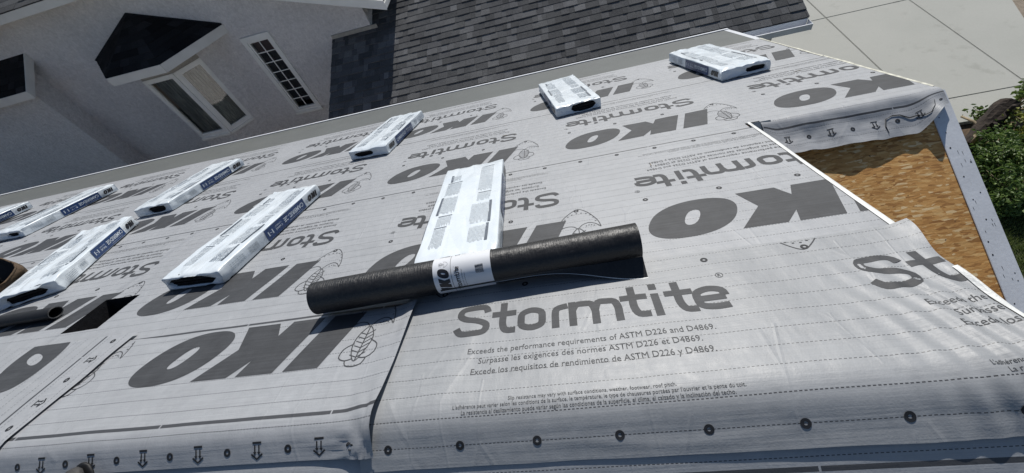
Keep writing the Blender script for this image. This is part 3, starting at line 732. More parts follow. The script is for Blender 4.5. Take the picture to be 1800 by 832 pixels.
# ridge piece, right of the seam, printed the other way round
def ex5(x, t):
    r_ = sm(.62, .98, x)
    e = r_ * .0052 * math.sin(2 * math.pi * (x + .22 * t + .03 * N3(x * 3, t * 4, 1)) / .066) * (.55 + .45 * math.cos((t - .12) * 6)) * (1 - sm(.42, .55, t))
    e += (.004 * N3(x * 4.2 + t * 2, t * 5.5, 6.6) + .0018 * N3(x * 11, t * 7, 2.6)) * (.2 + .8 * sm(-.085, .02, t))
    e += .010 * sm(.25, .9, x) * math.exp(-((t + .02) / .05) ** 2) * (.6 + .8 * N3(x * 6, .7))
    e += (.0005 + .0065 * sm(-.2, 1.0, x)) * sm(-.04, -.095, t) if t < -.04 else 0
    e += .026 * sm(.975, 1.10, x) ** 2 * sm(.42, .60, t)
    e += .006 * math.exp(-((x - .93) / .10) ** 2 - ((t - .05) / .08) ** 2)
    e += .0035 * math.exp(-((x - .25 * t + .52) / .05) ** 2) * math.exp(-((t - .15) / .2) ** 2)
    # two wrinkles below the printed lines
    e += .0035 * math.exp(-((t + .055 + .01 * math.sin(x * 9)) / .010) ** 2) * max(0, N3(x * 2.2, 5.5) + .2)
    return e
pos5 = fold_pos(.04, .024, ex5)
def t5(x, q_):
    tt = .612 + .01 * N3(x * 2, 3)
    return -.094 + .003 * N3(x * 5, 8) + (tt + .094) * q_
xs5 = lin(-.742, .6, .011) + lin(.606, 1.10, .006)
def pos5e(x, t, lift=0):
    # right edge follows the rake, the corner flap sticks out
    xe = 1.052 + .028 * sm(.40, .60, t)
    xx = x if x < .9 else .9 + (x - .9) / .2 * (xe - .9)
    
    return pos5(xx, t, lift)
s5 = sheet_q('underlayment_sheet', xs5, t5, lin(0, 1, .0155), pos5e, 'membrane_bright', lambda x, t: (x, 1.097 - t))
tag(s5, 'wrinkled ridge piece of underlayment whose large product name reads upright', 'underlayment')
print_row(s5, .454 - 0 * 1.325, 1.097, lambda x, t, l=0: pos5(x, t, l), (-.73, 1.045, -.092, .60), k0=0, k1=1, flip=True, single=True)
# vertical strip over the ridge on the left
pos6 = fold_pos(.03, .027, lambda x, t: .004 * max(0, N3(t * 7, x * 3, 4)) * math.exp(-((x + 2.2) / .08) ** 2))
def edge6(t): return -2.205 + .045 * max(0, min(1, t / .55)) + .012 * N3(t * 5, 2.0)
V = []; U = []; Fc = []; qx = lin(0, 1, .014); tq = lin(-.5, .592, .02)
for t in tq:
    for q_ in qx:
        x = -3.6 + (edge6(t) + 3.6) * q_; V.append(pos6(x, t)); U.append((t, -2.345 - x))
for j in range(len(tq) - 1):
    for i in range(len(qx) - 1): k = j * len(qx) + i; Fc.append((k, k + 1, k + len(qx) + 1, k + len(qx)))
s6 = mesh_obj('underlayment_sheet', V, Fc, MEM, None, True, U)
tag(s6, 'underlayment strip laid across the ridge, its lettering turned sideways, below the vent opening', 'underlayment')
T6 = lambda rx, v: (-2.345 - v, .295 + rx)
emit(s6, 'logo_print', LOGO, T6, pos6, 'ink', (-3.59, -2.2, -.49, .588))
emit_marks(s6, marks(-.8, .3, ('top',)), T6, pos6, (-3.59, -2.2, -.49, .588), single=True)
# near slope course below the ridge
def pos7(x, t, lift=0): return fold7(x, t, lift)
fold7 = fold_pos(.03, .0085, lambda x, t: .0135 * sm(-.05, -.088, t) + .0008 * sm(-.1, -.2, t) * N3(x * 9 + t * 6, t * 4 + x * 2, 3))
s7 = grid_sheet('underlayment_sheet', lin(-5, XM + .004, .03), lin(-1.3, -.0, .03), pos7, MEM, lambda x, t: (x, -t - .143))
tag(s7, 'shaded underlayment course on the near side of the ridge, under the ridge pieces', 'underlayment')
# pale folded edges along the rakes
def fold_edge(parent, pos, x0, ts, wfun, lift0, mat='fold_white'):
    V = []; Fc = []
    for t in ts:
        w = wfun(t)
        for k, (dx, dz) in enumerate(((-.006, .001), (.2 * w, .003), (.6 * w, .005), (w, .001 - .004))):
            V.append(pos(x0 + dx, t, lift0 + dz))
    n = len(ts)
    for j in range(n - 1):
        for k in range(3): i = j * 4 + k; Fc.append((i, i + 1, i + 5, i + 4))
    return mesh_obj('folded_edge', V, Fc, mat, parent, True)
fold_edge(s3, pos3, XM + .004, lin(.56, 1.80, .02), lambda t: .012 + .006 * N3(t * 3, 5) + .007 * sm(1.3, .7, t), .002)
fold_edge(s5, pos5, XM - .004, lin(-.3, .37, .02), lambda t: .010 + .012 * sm(.40, .0, t) + .004 * N3(t * 9, 3), .002)
fold_edge(s2, pos2, XR - .016, lin(TW + .03, 2.88, .03), lambda t: .004 + .022 * abs(N3(t * 6, 6)), .0, 'fold_cream')
fold_edge(s1, pos1, XR - .016, lin(2.89, 3.98, .03), lambda t: .004 + .022 * abs(N3(t * 6, 6)), .002, 'fold_cream')

# ------------------------------------------------------------------ shingle bundles
EX, EY, EZ = Vector((1, 0, 0)), Vector((0, ct, -st)), Vector((0, st, ct))
def roof_quat(dx, dt):
    l = math.hypot(dx, dt); ey = (EX * dx + EY * dt) / l; ex = ey.cross(EZ)
    return Matrix(((ex.x, ey.x, EZ.x), (ex.y, ey.y, EZ.y), (ex.z, ey.z, EZ.z))).to_quaternion()
BL, BW, BH = 1.05, .375, .085
SIDE_TXT = {}
def side_art(kind):
    if kind in SIDE_TXT: return SIDE_TXT[kind]
    A = dict(navy=Art(), white=Art(), black=Art(), grey=Art())
    nb = ([], []); n = 14
    A['navy'].add(([(.205 + .42 * i / n, y) for y in (-.06, 1.06) for i in range(n + 1)], [(i, i + 1, i + n + 2, i + n + 1) for i in range(n)]))
    def t(s, r0, r1, h0, hh, c, bold=0): 
        V, Fc = text_art(s, r1 - r0, None, bold); my = max(v[1] for v in V); ny = min(v[1] for v in V)
        A[c].add(([(r0 + v[0], h0 + (v[1] - ny) / (my - ny) * hh) for v in V], Fc), .001)
    t('CAMBRIDGE', .222, .445, .24, .46, 'white', .02)
    t('Architectural shingles', .25, .40, .82, .10, 'white')
    a, b = ('CARRÉ', 'COMPLET') if kind == 'fr' else ('TRUE', 'SQUARE')
    t(a, .468, .535, .52, .22, 'white', .01); t(b, .468, .535, .26, .14, 'white')
    A['white'].add(stroke([(.562, .28), (.60, .28), (.60, .72), (.562, .72)], .008, close=True, smooth=False), .001)
    A['white'].add(stroke([(.572, .55), (.59, .45)], .008, smooth=False), .001)
    L = LOGO
    A['black'].add(([(.045 + (.985 - x) * .118, .18 + (.46 - v) * 2.35) for x, v in L.v], L.f), .001)
    A['black'].add(([(.166 + (1.139 - x) * .13, .15 + (.549 - v) * 1.9) for x, v in EMB.v], EMB.f), .001)
    random.seed(3)
    for i in range(22):
        x = .70 + i * .0036; A['grey'].add(([(x, .15), (x + random.choice((.0012, .0022)), .15), (x + .0018, .8), (x, .8)], [(0, 1, 2, 3)]), .001)
    for k in range(4):
        for i in range(6): A['grey'].add(([(.82 + i * .019, .2 + k * .16), (.834 + i * .019, .2 + k * .16), (.834 + i * .019, .25 + k * .16), (.82 + i * .019, .25 + k * .16)], [(0, 1, 2, 3)]), .001)
    SIDE_TXT[kind] = A; return A
def bundle(label, fr, dir_, lang='en', flip=True, seed=0, layer=.016, crumple=1.0, slot=(.0, .14, .029)):
    dx, dt = dir_; l = math.hypot(dx, dt); dx /= l; dt /= l
    c = (fr[0] + dx * BL / 2 - dt * BW / 2, fr[1] + dt * BL / 2 + dx * BW / 2)
    root = empty('shingle_bundle', roofP(c[0], c[1], layer), roof_quat(dx, dt))
    tag(root, label, 'shingle bundle', 'wrapped shingle bundles laid out on the roof')
    sd = seed * 7.31
    def disp(x, y, z):
        return crumple * (.0055 * N3(x * 6 + sd, y * 4.2, z * 8 + sd) + .003 * N3(x * 17, y * 12 + sd, z * 20))
    # rounded-rectangle profile
    prof = []; rc = .007
    def arc(cx, cz, a0): return [(cx + rc * math.cos(a0 + math.pi / 8 * k), cz + rc * math.sin(a0 + math.pi / 8 * k)) for k in range(5)]
    hw = BW / 2
    top_ = [(hw - rc - (BW - 2 * rc) * k / 17, BH) for k in range(1, 17)]; bot_ = [(-hw + rc + (BW - 2 * rc) * k / 17, 0) for k in range(1, 17)]
    prof = arc(hw - rc, BH - rc, 0) + top_ + arc(-hw + rc, BH - rc, math.pi / 2) + [(-hw, BH / 2)] + arc(-hw + rc, rc, math.pi) + bot_ + arc(hw - rc, rc, 1.5 * math.pi) + [(hw, BH / 2)]
    n = len(prof); ys = [-BL / 2 + v for v in [0, .004, .012, .03] + lin(.05, BL - .03, .032) + [BL - .012, BL - .004, BL]]
    V = []; Fc = []
    def nrm(p):
        x, z = p; v = Vector((max(0, abs(x) - (hw - rc)) * (1 if x > 0 else -1), 0, max(0, abs(z - BH / 2) - (BH / 2 - rc)) * (1 if z > BH / 2 else -1)))
        return v.normalized() if v.length > 1e-6 else Vector((0, 0, 1 if z > BH / 2 else -1))
    for y in ys:
        e = min(y + BL / 2, BL / 2 - y); sc = .965 + .035 * min(1, e / .008) ** .5; drop = (.008 if y < 0 else .003) * max(0, 1 - e / .05) ** 2
        for p in prof:
            q_ = nrm(p); dd = disp(p[0], y, p[1]); dd = dd if q_.z > -.3 else 0
            wr = crumple * .010 * max(0, 1 - e / .14) * N3(p[0] * 22 + sd, y * 30, p[1] * 30)
            z_ = max(0.0, BH / 2 + (p[1] - BH / 2) * sc + q_.z * (dd + wr) - (drop if p[1] > BH / 2 else 0))
            V.append(Vector((p[0] * (.985 + .015 * sc) + q_.x * (dd * .5 + wr), y, z_)))
    m = len(ys)
    for j in range(m - 1):
        for i in range(n): a = j * n + i; b = j * n + (i + 1) % n; Fc.append((b, a, a + n, b + n))
    Fc.append(tuple((m - 1) * n + i for i in range(n)))           # far end
    # torn open near end: ring to an uneven slot, then a short tunnel
    ox, ew, eh = slot
    for dep, k_ in ((0.0, 1.0), (.05, 1.1)):
        for i, p in enumerate(prof):
            a = math.atan2((p[1] - BH / 2) / BH, p[0] / BW); r_ = 1 + .22 * N3(math.cos(a) * 2.1 + sd, math.sin(a) * 2.1)
            c_, s_ = math.cos(a), math.sin(a)
            V.append(Vector((ox + ew * k_ * r_ * math.copysign(abs(c_) ** .7, c_), -BL / 2 + dep + .004 * N3(a * 2, sd), BH * .46 + eh * k_ * r_ * math.copysign(abs(s_) ** .7, s_))))
    for i in range(n):
        j = (i + 1) % n; Fc.append((i, j, m * n + j, m * n + i)); Fc.append((m * n + i, m * n + j, (m + 1) * n + j, (m + 1) * n + i))
    mesh_obj('wrapper', V, Fc, 'wrapper', root, True)
    b = MB()
    for k in range(6): b.box(-hw + .014 + .003 * (k % 2), hw - .014 - .003 * ((k + 1) % 2), -BL / 2 + .012 + .006 * ((k * 7) % 3), BL / 2 - .02, .006 + k * .012, .0165 + k * .012)
    b.build('shingle_stack', 'shingle_stack', root)
    # printing on both long sides
    A = side_art(lang)
    for side in (1, -1):
        for key, mat, nm in (('navy', 'navy', 'colour_panel'), ('white', 'white_ink', 'panel_lettering'), ('black', 'black_ink', 'logo_print'), ('grey', 'wrapper_grey', 'barcode_print')):
            art = A[key]; VV = []
            for (r_, h), z in zip(art.v, art.z):
                zz = .010 + h * (BH - .020); y = -BL / 2 + r_ * BL
                if (side == 1) == flip: y = -y
                if flip: zz = BH - zz
                e = min(y + BL / 2, BL / 2 - y)
                VV.append(Vector((side * (hw + disp(side * hw, y, zz) * .5 + .0034 + z), y, zz)))
            FF = art.f; a_, b_, c_ = (VV[i] for i in FF[0][:3])
            if (b_ - a_).cross(c_ - a_).x * side < 0: FF = [tuple(reversed(f)) for f in FF]
            o = mesh_obj(nm, VV, FF, mat, root, True)
            if key in ('white', 'grey', 'black'): o['kind'] = 'stuff'
    # text blocks on the top
    rnd = random.Random(11 + seed); g1 = Art(); g2 = Art()
    for cx, y0, y1, w, kind in ((-.095, -.44, -.10, .075, 'l'), (-.095, -.07, .02, .07, 'l'), (-.085, .05, .25, .095, 'b'), (-.085, .28, .42, .085, 'b'), (.10, -.28, -.12, .085, 'l'), (.10, -.09, .10, .085, 'b'), (.10, .13, .22, .07, 'l'), (.11, .24, .42, .06, 'l'), (.095, -.38, -.31, .05, 'b')):
        k = 0; x = cx - w / 2
        while x < cx + w / 2:
            y = y0 + rnd.uniform(0, .01)
            while y < y1 - .02:
                ln = rnd.uniform(.02, .07); g1.add(([(x, y), (x + .0032, y), (x + .0032, min(y1, y + ln)), (x, min(y1, y + ln))], [(0, 1, 2, 3)])); y += ln + .006
            x += .0062; k += 1
        if kind == 'b':
            xx = cx + (w / 2 + .004) * (1 if cx > 0 else -1); g2.add(([(xx - .007, y0 - .01), (xx + .007, y0 - .01), (xx + .007, y1 + .005), (xx - .007, y1 + .005)], [(0, 1, 2, 3)]))
        if kind == 'l': g2.add(([(cx - w / 2 - .004, y0 - .008), (cx + w / 2, y0 - .008), (cx + w / 2, y0 - .003), (cx - w / 2 - .004, y0 - .003)], [(0, 1, 2, 3)]))
    for art, mat, nm in ((g1, 'wrapper_grey', 'instruction_text_print'), (g2, 'wrapper_ink', 'heading_bar_print')):
        s_ = -1 if flip else 1
        VV = [Vector((s_ * x, s_ * y, BH + disp(s_ * x, s_ * y, BH) + .0022)) for x, y in art.v]
        o = mesh_obj(nm, VV, art.f, mat, root, True); o['kind'] = 'stuff'
    return root
L1, L2, L3 = .0145, .0175, .0215
bundle('shingle bundle at the far left end of the row along the eave', (-6.90, 2.46), (-.01, 1), flip=True, seed=1, layer=.0135)
bundle('shingle bundle along the eave, second from the far left end of the row', (-5.46, 2.40), (-.006, 1), flip=True, seed=2, layer=.0135, slot=(.06, .075, .020))
bundle('long-side-labelled shingle bundle straight below the neighbour\'s angled bay window', (-3.555, 2.29), (-.02, 1), flip=True, seed=3, layer=.0135, slot=(.04, .095, .029))
bundle('slanted shingle bundle with a torn side, between the black pipe and the leather pouch', (-3.345, 1.15), (-.394, .919), flip=True, seed=4, layer=.0185, crumple=1.6, slot=(.0, .115, .027))
bundle('shingle bundle with full navy side panel, just above the folded arrow-marked piece', (-1.925, .925), (.035, 1), lang='fr', flip=True, seed=5, layer=.0185, crumple=1.3, slot=(-.005, .150, .031))
bundle('shingle bundle lying flat against the black underlayment roll', (-.362, .712), (-.062, 1), flip=True, seed=6, layer=.0185, crumple=.9)
bundle('shingle bundle below the shaded part of the neighbour\'s roof, label reading upright', (-1.575, 2.66), (.055, 1), flip=False, seed=7, layer=.0135, slot=(-.05, .095, .022))
bundle('tilted shingle bundle below the sunlit middle of the neighbour\'s shingled roof', (.305, 2.745), (-.15, 1), flip=True, seed=8, layer=.0135, slot=(.045, .105, .033))
bundle('shingle bundle nearest the concrete driveway, its torn end towards the wing ridge', (1.612, 2.80), (-.125, 1), flip=True, seed=9, layer=.0135, crumple=1.3, slot=(.075, .078, .020))

# ------------------------------------------------------------------ roll of underlayment
RR = .0685
rc0, rc1 = Vector((-1.128, .560)), Vector((.196, .634))
rl = (rc1 - rc0).length; rdx, rdt = (rc1 - rc0) / rl
rmid = (rc0 + rc1) / 2
ax = EX * rdx + EY * rdt; fr_ = -(EY * rdx - EX * rdt)       # axis, horizontal front (towards the ridge)
rq = Matrix(((ax.x, -fr_.x, EZ.x), (ax.y, -fr_.y, EZ.y), (ax.z, -fr_.z, EZ.z))).to_quaternion()
roll = empty('underlayment_roll', roofP(rmid[0], rmid[1], .0335), rq)
tag(roll, 'unopened black roll of roofing underlayment with a white paper band', 'underlayment roll')
def cyl(x, th, r): return Vector((x, -r * math.cos(th), RR + r * math.sin(th)))   # th 0 = front, 90 deg = top
V = []; Fc = []; na = 72; xs = lin(-rl / 2, rl / 2, .03)
for x in xs:
    for k in range(na):
        th = 2 * math.pi * k / na; r_ = RR * (1 + .012 * N3(x * 3, math.cos(th) * 1.2, math.sin(th) * 1.2) + .004 * N3(x * 14, th * 1.0)) * (1 - .02 * max(0, math.cos(th + .3)) * abs(x / rl))
        V.append(cyl(x, th, r_))
for j in range(len(xs) - 1):
    for k in range(na): a = j * na + k; b = j * na + (k + 1) % na; Fc.append((a, b, b + na, a + na))
mesh_obj('outer_wrap', V, Fc, 'roll_black', roll, True)
m = MB()
for s in (-1, 1):
    x = s * (rl / 2 - .004); N_ = 260; pr = None
    for k in range(N_):                                     # spiral of layers, a real wound edge
        th = k * .24; r_ = .028 + (RR - .030) * k / N_
        p = (cyl(x, th, r_), cyl(x, th, r_ + .0011)) 
        if pr: m.quad(pr[0], pr[1], p[1], p[0])
        pr = p
m.build('wound_edge', 'membrane', roll)
m = MB()
for s in (-1, 1): m.poly([cyl(s * (rl / 2 - .010), 2 * math.pi * k / 40, RR - .002) for k in range(40)])
m.build('end_core', 'dark_hole', roll)
# loose tail of the outer wrap along the lower front
V = []; Fc = []; xs = lin(-rl / 2 + .55, rl / 2, .02)
for x in xs:
    w = .010 + .055 * sm(.25, .66, x) ** 1.5; thb = R(-12) - R(14) * sm(.2, .66, x)
    p0 = cyl(x, thb, RR + .0008); tan = Vector((0, -math.sin(-thb) - .35 * sm(.25, .66, x), -math.cos(thb))).normalized()
    for k in range(4):
        q_ = k / 3; V.append(p0 + tan * w * q_ + Vector((0, -.018 * q_ * q_ * sm(.2, .66, x), 0)))
for j in range(len(xs) - 1):
    for k in range(3): a = j * 4 + k; Fc.append((a, a + 4, a + 5, a + 1))
tl = mesh_obj('loose_tail', V, Fc, 'roll_black', roll, True)
V2 = []
for j in range(len(xs)):
    p = V[j * 4 + 3]; V2 += [p + Vector((0, -.0004, .0004)), p + Vector((0, -.0016 - .004 * sm(.3, .66, xs[j]), -.0002))]
mesh_obj('tail_edge', V2, [(2 * j, 2 * j + 2, 2 * j + 3, 2 * j + 1) for j in range(len(xs) - 1)], 'fold_white', tl)
# paper band and its printing
def x_loc(xw): return (xw - rmid[0]) / rdx
lx0, lx1 = x_loc(-.592), x_loc(-.362)
V = []; Fc = []; lr = RR * 1.012 + .0012
for x in lin(lx0, lx1, .03):
    for k in range(na): V.append(cyl(x, 2 * math.pi * k / na, lr))
for j in range(len(lin(lx0, lx1, .03)) - 1):
    for k in range(na): a = j * na + k; b = j * na + (k + 1) % na; Fc.append((a, b, b + na, a + na))
band = mesh_obj('paper_band', V, Fc, 'label_white', roll, True)
LA = Art(); W_ = lx1 - lx0
def lab(art, s0, L_, xt, hgt, zlift=0):                   # art: (along, up) both 0..1 -> arc length from s0, up towards -x
    LA.add(([(s0 + a * L_, xt - b * hgt) for a, b in art[0]], art[1]), zlift)
logo01 = ([((.985 - x) / .985, (.46 - v) / .274) for x, v in LOGO.v], LOGO.f)
emb01 = ([((1.139 - x) / .195, (.549 - v) / .373) for x, v in EMB.v], EMB.f)
def t01(s, bold=0):
    V_, F_ = text_art(s, 1.0, None, bold); my = max(v[1] for v in V_); ny = min(v[1] for v in V_); return [(v[0], (v[1] - ny) / (my - ny)) for v in V_], F_
name01 = ([((U0 - x) / .94, (.785 - v) / .158) for x, v in NAME.v], NAME.f)
for rep in (-1, 0, 1):
    o_ = rep * .162 - .030
    lab(logo01, o_, .098, lx0 + .064, .045); lab(emb01, o_ + .102, .026, lx0 + .062, .038)
    lab(name01, o_ - .002, .100, lx0 + .105, .021); lab(t01('Synthetic roof underlayment'), o_, .085, lx0 + .117, .0055)
    lab(t01('Sous-couche synthétique'), o_, .07, lx0 + .126, .0045)
    rb = random.Random(2)
    for k in range(17): a0 = o_ + .060 + k * .0019; LA.add(([(a0, lx1 - .062), (a0 + rb.choice((.0006, .0012)), lx1 - .062), (a0 + .0009, lx1 - .030), (a0, lx1 - .030)], [(0, 1, 2, 3)]))
    for k in range(7):
        xx = lx1 - .092 + k * .011
        if k in (3, 4): continue
        LA.add(([(o_ + .001, xx), (o_ + .05 + .02 * rb.random(), xx), (o_ + .05, xx + .0012), (o_ + .001, xx + .0012)], [(0, 1, 2, 3)]))
LA.add(([(s_, lx0 + .072 + b) for s_ in lin(-.2, .22, .006) for b in (0, .0014)], [(2 * k, 2 * k + 2, 2 * k + 3, 2 * k + 1) for k in range(len(lin(-.2, .22, .006)) - 1)]))
VV = [cyl(b, a / RR, lr + .0008 + z * .3) for (a, b), z in zip(LA.v, LA.z)]
mesh_obj('band_print', VV, LA.f, 'black_ink', band, True)

# ------------------------------------------------------------------ pipe, pouch, boot, scraps
def on_roof(x, t, n): return roofP(x, t, n)
pipe = empty('pipe', roofP(-3.51, .835, .0195), roof_quat(-.02, 1)); tag(pipe, 'short black hollow pipe lying beside the square vent opening', 'pipe')
V = []; Fc = []; nn = 28; PR = .036
prf = [(-2.2, PR), (-1.2, PR), (-.02 + .0, PR), (.40, PR), (.52, PR * 1.0), (.53, PR * .985), (.53, PR * .84), (.515, PR * .82), (.2, PR * .82), (-2.2, PR * .82)]
for x, r_ in prf:
    for k in range(nn): a = 2 * math.pi * k / nn; V.append((x, 1.12 * r_ * math.cos(a), PR * .82 + .82 * r_ * math.sin(a) + .0006))
for j in range(len(prf) - 1):
    for k in range(nn): Fc.append((j * nn + k, j * nn + (k + 1) % nn, (j + 1) * nn + (k + 1) % nn, (j + 1) * nn + k))
mesh_obj('pipe_wall', V, Fc, 'plastic_black', pipe, True)
m = MB()
for k in range(nn):
    a = 2 * math.pi * k / nn; b = 2 * math.pi * (k + 1) / nn; f_ = lambda t, r_: (.5312, 1.12 * r_ * math.cos(t), PR * .82 + .82 * r_ * math.sin(t) + .0006)
    m.quad(f_(a, PR * .97), f_(a, PR * .88), f_(b, PR * .88), f_(b, PR * .97))
simple('scuffed', (.10, .10, .10), .6, .6, 60)
m.build('scuffed_rim', 'scuffed', pipe)

pouch = empty('tool_pouch', roofP(-4.02, 1.29, .0190), roof_quat(-.30, 1)); tag(pouch, 'tan leather tool pouch with a dark open mouth, beside the slanted bundle', 'tool pouch')
V = []; Fc = []; nn = 26; lv = lin(0, 1, .1)
for h in lv:
    for k in range(nn):
        a = 2 * math.pi * k / nn; c_, s_ = math.cos(a), math.sin(a); wx = .125 + .045 * math.sin(h * 2.4) + .012 * N3(c_ * 2, s_ * 2, h * 3); wy = .085 + .04 * math.sin(h * 2.5) + .012 * N3(s_ * 2, c_ * 2, h * 3 + 5)
        zz = h * (.17 + .07 * s_ - .05 * c_) + .004 * N3(c_ * 5, s_ * 5, h * 6)
        wx *= 1 + .14 * N3(c_ * 1.4, s_ * 1.4, h * 2 + 9); V.append((wx * math.copysign(abs(c_) ** .8, c_), wy * math.copysign(abs(s_) ** .8, s_) - .05 * h, max(0, zz)))
for j in range(len(lv) - 1):
    for k in range(nn): Fc.append((j * nn + k, j * nn + (k + 1) % nn, (j + 1) * nn + (k + 1) % nn, (j + 1) * nn + k))
Fc.append(tuple(range(nn - 1, -1, -1)))
po = mesh_obj('pouch_body', V, Fc, 'tan_leather', pouch, True)
top0 = (len(lv) - 1) * nn
V3 = []; F3 = []
for q_, dz in ((.985, -.002), (.93, -.045), (.6, -.10), (.05, -.11)):
    for k in range(nn): p = V[top0 + k]; V3.append((p[0] * q_, (p[1] + .05) * q_ - .05, p[2] + dz))
for j in range(3):
    for k in range(nn): F3.append((j * nn + k, (j + 1) * nn + k, (j + 1) * nn + (k + 1) % nn, j * nn + (k + 1) % nn))
mesh_obj('lining', V3, F3, 'black_leather', pouch, True)
m = MB(); m.tube([V[top0 + k % nn] for k in range(nn + 1)], .006, 8, False); m.build('rolled_rim', 'tan_leather', pouch, True)
for a_ in (-.075, .03):                                    # tool handles in the pouch
    m = MB(); m.tube([(a_, -.05, .06), (a_ - .01, -.035, .20), (a_ - .03, -.01, .285)], [.018, .020, .016], 10); m.build('tool_handle', 'black_leather', pouch, True)
m = MB(); m.tube([(-.16, .02, .16), (-.19, -.03, .12), (-.20, -.08, .05), (-.18, -.12, .012)], [.013, .014, .013, .010], 8); m.build('strap', 'tan_leather', pouch, True)

# toe of the photographer's boot on the near slope
bq = Matrix(((1, 0, 0), (0, math.cos(TN), -math.sin(TN)), (0, math.sin(TN), math.cos(TN)))).to_quaternion()
def near_hit(px, n):
    nn_ = Vector((0, -math.sin(TN), math.cos(TN))); p0 = nearP(0, 0, n); d_ = ray(px); return CAM + d_ * ((p0 - CAM).dot(nn_) / d_.dot(nn_))
_bt = near_hit((118, 853), .065) - Vector((0, -math.sin(TN), math.cos(TN))) * .055
boot = empty('boot', _bt - Vector((0, math.cos(TN), math.sin(TN))) * .075, bq); tag(boot, 'rounded dark boot toe resting on the shaded side of the ridge', 'boot')
def loft(name, secs, mat, parent, nn=20):
    V = []; Fc = []
    for y, hw_, zt, zb in secs:
        for k in range(nn):
            a = 2 * math.pi * k / nn; V.append((hw_ * math.cos(a), y, (zt + zb) / 2 + (zt - zb) / 2 * math.copysign(abs(math.sin(a)) ** .7, math.sin(a))))
    for j in range(len(secs) - 1):
        for k in range(nn): Fc.append((j * nn + k, (j + 1) * nn + k, (j + 1) * nn + (k + 1) % nn, j * nn + (k + 1) % nn))
    Fc.append(tuple(range(nn))); Fc.append(tuple(range((len(secs) - 1) * nn + nn - 1, (len(secs) - 1) * nn - 1, -1)))
    return mesh_obj(name, V, Fc, mat, parent, True)
loft('upper', [(-.20, .042, .13, .02), (-.10, .047, .135, .02), (0, .050, .105, .02), (.06, .049, .082, .02), (.095, .040, .068, .022), (.115, .024, .052, .024), (.122, .006, .040, .03)], 'boot', boot)
loft('sole', [(-.20, .045, .022, 0), (0, .053, .022, 0), (.06, .053, .022, 0), (.10, .043, .022, .002), (.122, .026, .021, .006), (.130, .008, .020, .010)], 'plastic_black', boot)

random.seed(21)
def scrap(label, x, t, n, ln, cat='scrap', mat='twig', mid=True):
    a = random.uniform(0, 6.28); m = MB(); p0 = Vector((0, 0, 0)); d = EX * math.cos(a) + EY * math.sin(a); e = EX * -math.sin(a) + EY * math.cos(a)
    m.tube([-d * ln / 2, e * ln * .12 + EZ * .0015, d * ln / 2], [.0016, .0022, .0012], 6)
    o = m.build('wood_sliver', mat, None, True); o.location = roofP(x, t, n + .0022); tag(o, label, cat, 'wood slivers on the membrane')
for (x, t, n), where in zip(((.70, 2.45, .0125), (-.5, 2.5, .0125), (-.86, 3.35, .0085), (1.72, 2.62, .0125), (.42, 1.45, .0175)),
        ('between the tilted bundle and the wing ridge', 'on the lettering above the flat bundle', 'near the eave strip beside the tilted bundle', 'at the torn end of the driveway-side bundle', 'on the course with the vent opening, near the black roll')):
    scrap('tiny wood splinter ' + where, x, t, n, random.uniform(.02, .05))

# ------------------------------------------------------------------ the neighbour's house
YW = 7.7; XC = -3.38
nb = empty('neighbour_house', (-7, YW, ZG)); tag(nb, 'shaded grey stucco house with a bay window and a shingled garage roof', 'house')
NBO = Vector((-7, YW, ZG))
def npart(mb, name, mat, parent=None, smooth=False):
    mb.v = [v - NBO for v in mb.v]; return mb.build(name, mat, parent or nb, smooth)
RS = .337; RX, RZ = -2.82, -1.37                            # rake foot
def rake_z(x): return min(RZ + RS * (RX - x), .02)
nwx0, nwx1, nwz0, nwz1 = -5.99, -5.37, -3.17, -1.42         # narrow window opening
m = MB()
def wall_col(x0, x1, z0=None, z1=None):
    a = ZG if z0 is None else z0
    t0 = (rake_z(x0) - .05) if z1 is None else z1; t1 = (rake_z(x1) - .05) if z1 is None else z1
    m.hexa([(x0, YW, a), (x1, YW, a), (x1, YW + .2, a), (x0, YW + .2, a), (x0, YW, t0), (x1, YW, t1), (x1, YW + .2, t1), (x0, YW + .2, t0)])
wall_col(-17, -6.95); wall_col(-6.95, nwx0); wall_col(nwx0, nwx1, ZG, nwz0); wall_col(nwx0, nwx1, nwz1); wall_col(nwx1, XC)
npart(m, 'wall', 'stucco')
m = MB(); m.box(XC - .2, XC, YW + .2, 13, ZG, RZ + .12); npart(m, 'side_wall', 'stucco')
m = MB(); m.box(-17, XC - .2, 12.8, 13, ZG, -.1); npart(m, 'back_wall', 'stucco')
# narrow window with its grid of panes
win = empty('window'); win.parent = nb; win.location = Vector(((nwx0 + nwx1) / 2, YW, nwz0)) - NBO
WO = Vector(((nwx0 + nwx1) / 2, YW, nwz0))
def sub(mb, name, mat, par, org, smooth=False):
    mb.v = [v - org for v in mb.v]; return mb.build(name, mat, par, smooth)
m = MB(); fw = .075
for (x0, x1, z0, z1) in ((nwx0 - .01, nwx0 + fw, nwz0, nwz1), (nwx1 - fw, nwx1 + .01, nwz0, nwz1), (nwx0 + fw, nwx1 - fw, nwz1 - fw - .03, nwz1), (nwx0 + fw, nwx1 - fw, nwz0, nwz0 + fw)):
    m.box(x0, x1, YW - .035, YW + .06, z0, z1)
ix0, ix1, iz0, iz1 = nwx0 + fw, nwx1 - fw, nwz0 + fw, nwz1 - fw - .03
for (x0, x1, z0, z1) in ((ix0 - .001, ix0 + .03, iz0 - .001, iz1 + .001), (ix1 - .03, ix1 + .001, iz0 - .001, iz1 + .001), (ix0 + .03, ix1 - .03, iz1 - .03, iz1 + .001), (ix0 + .03, ix1 - .03, iz0 - .001, iz0 + .03)):
    m.box(x0, x1, YW - .012, YW + .05, z0, z1)
sub(m, 'frame', 'window_white', win, WO)
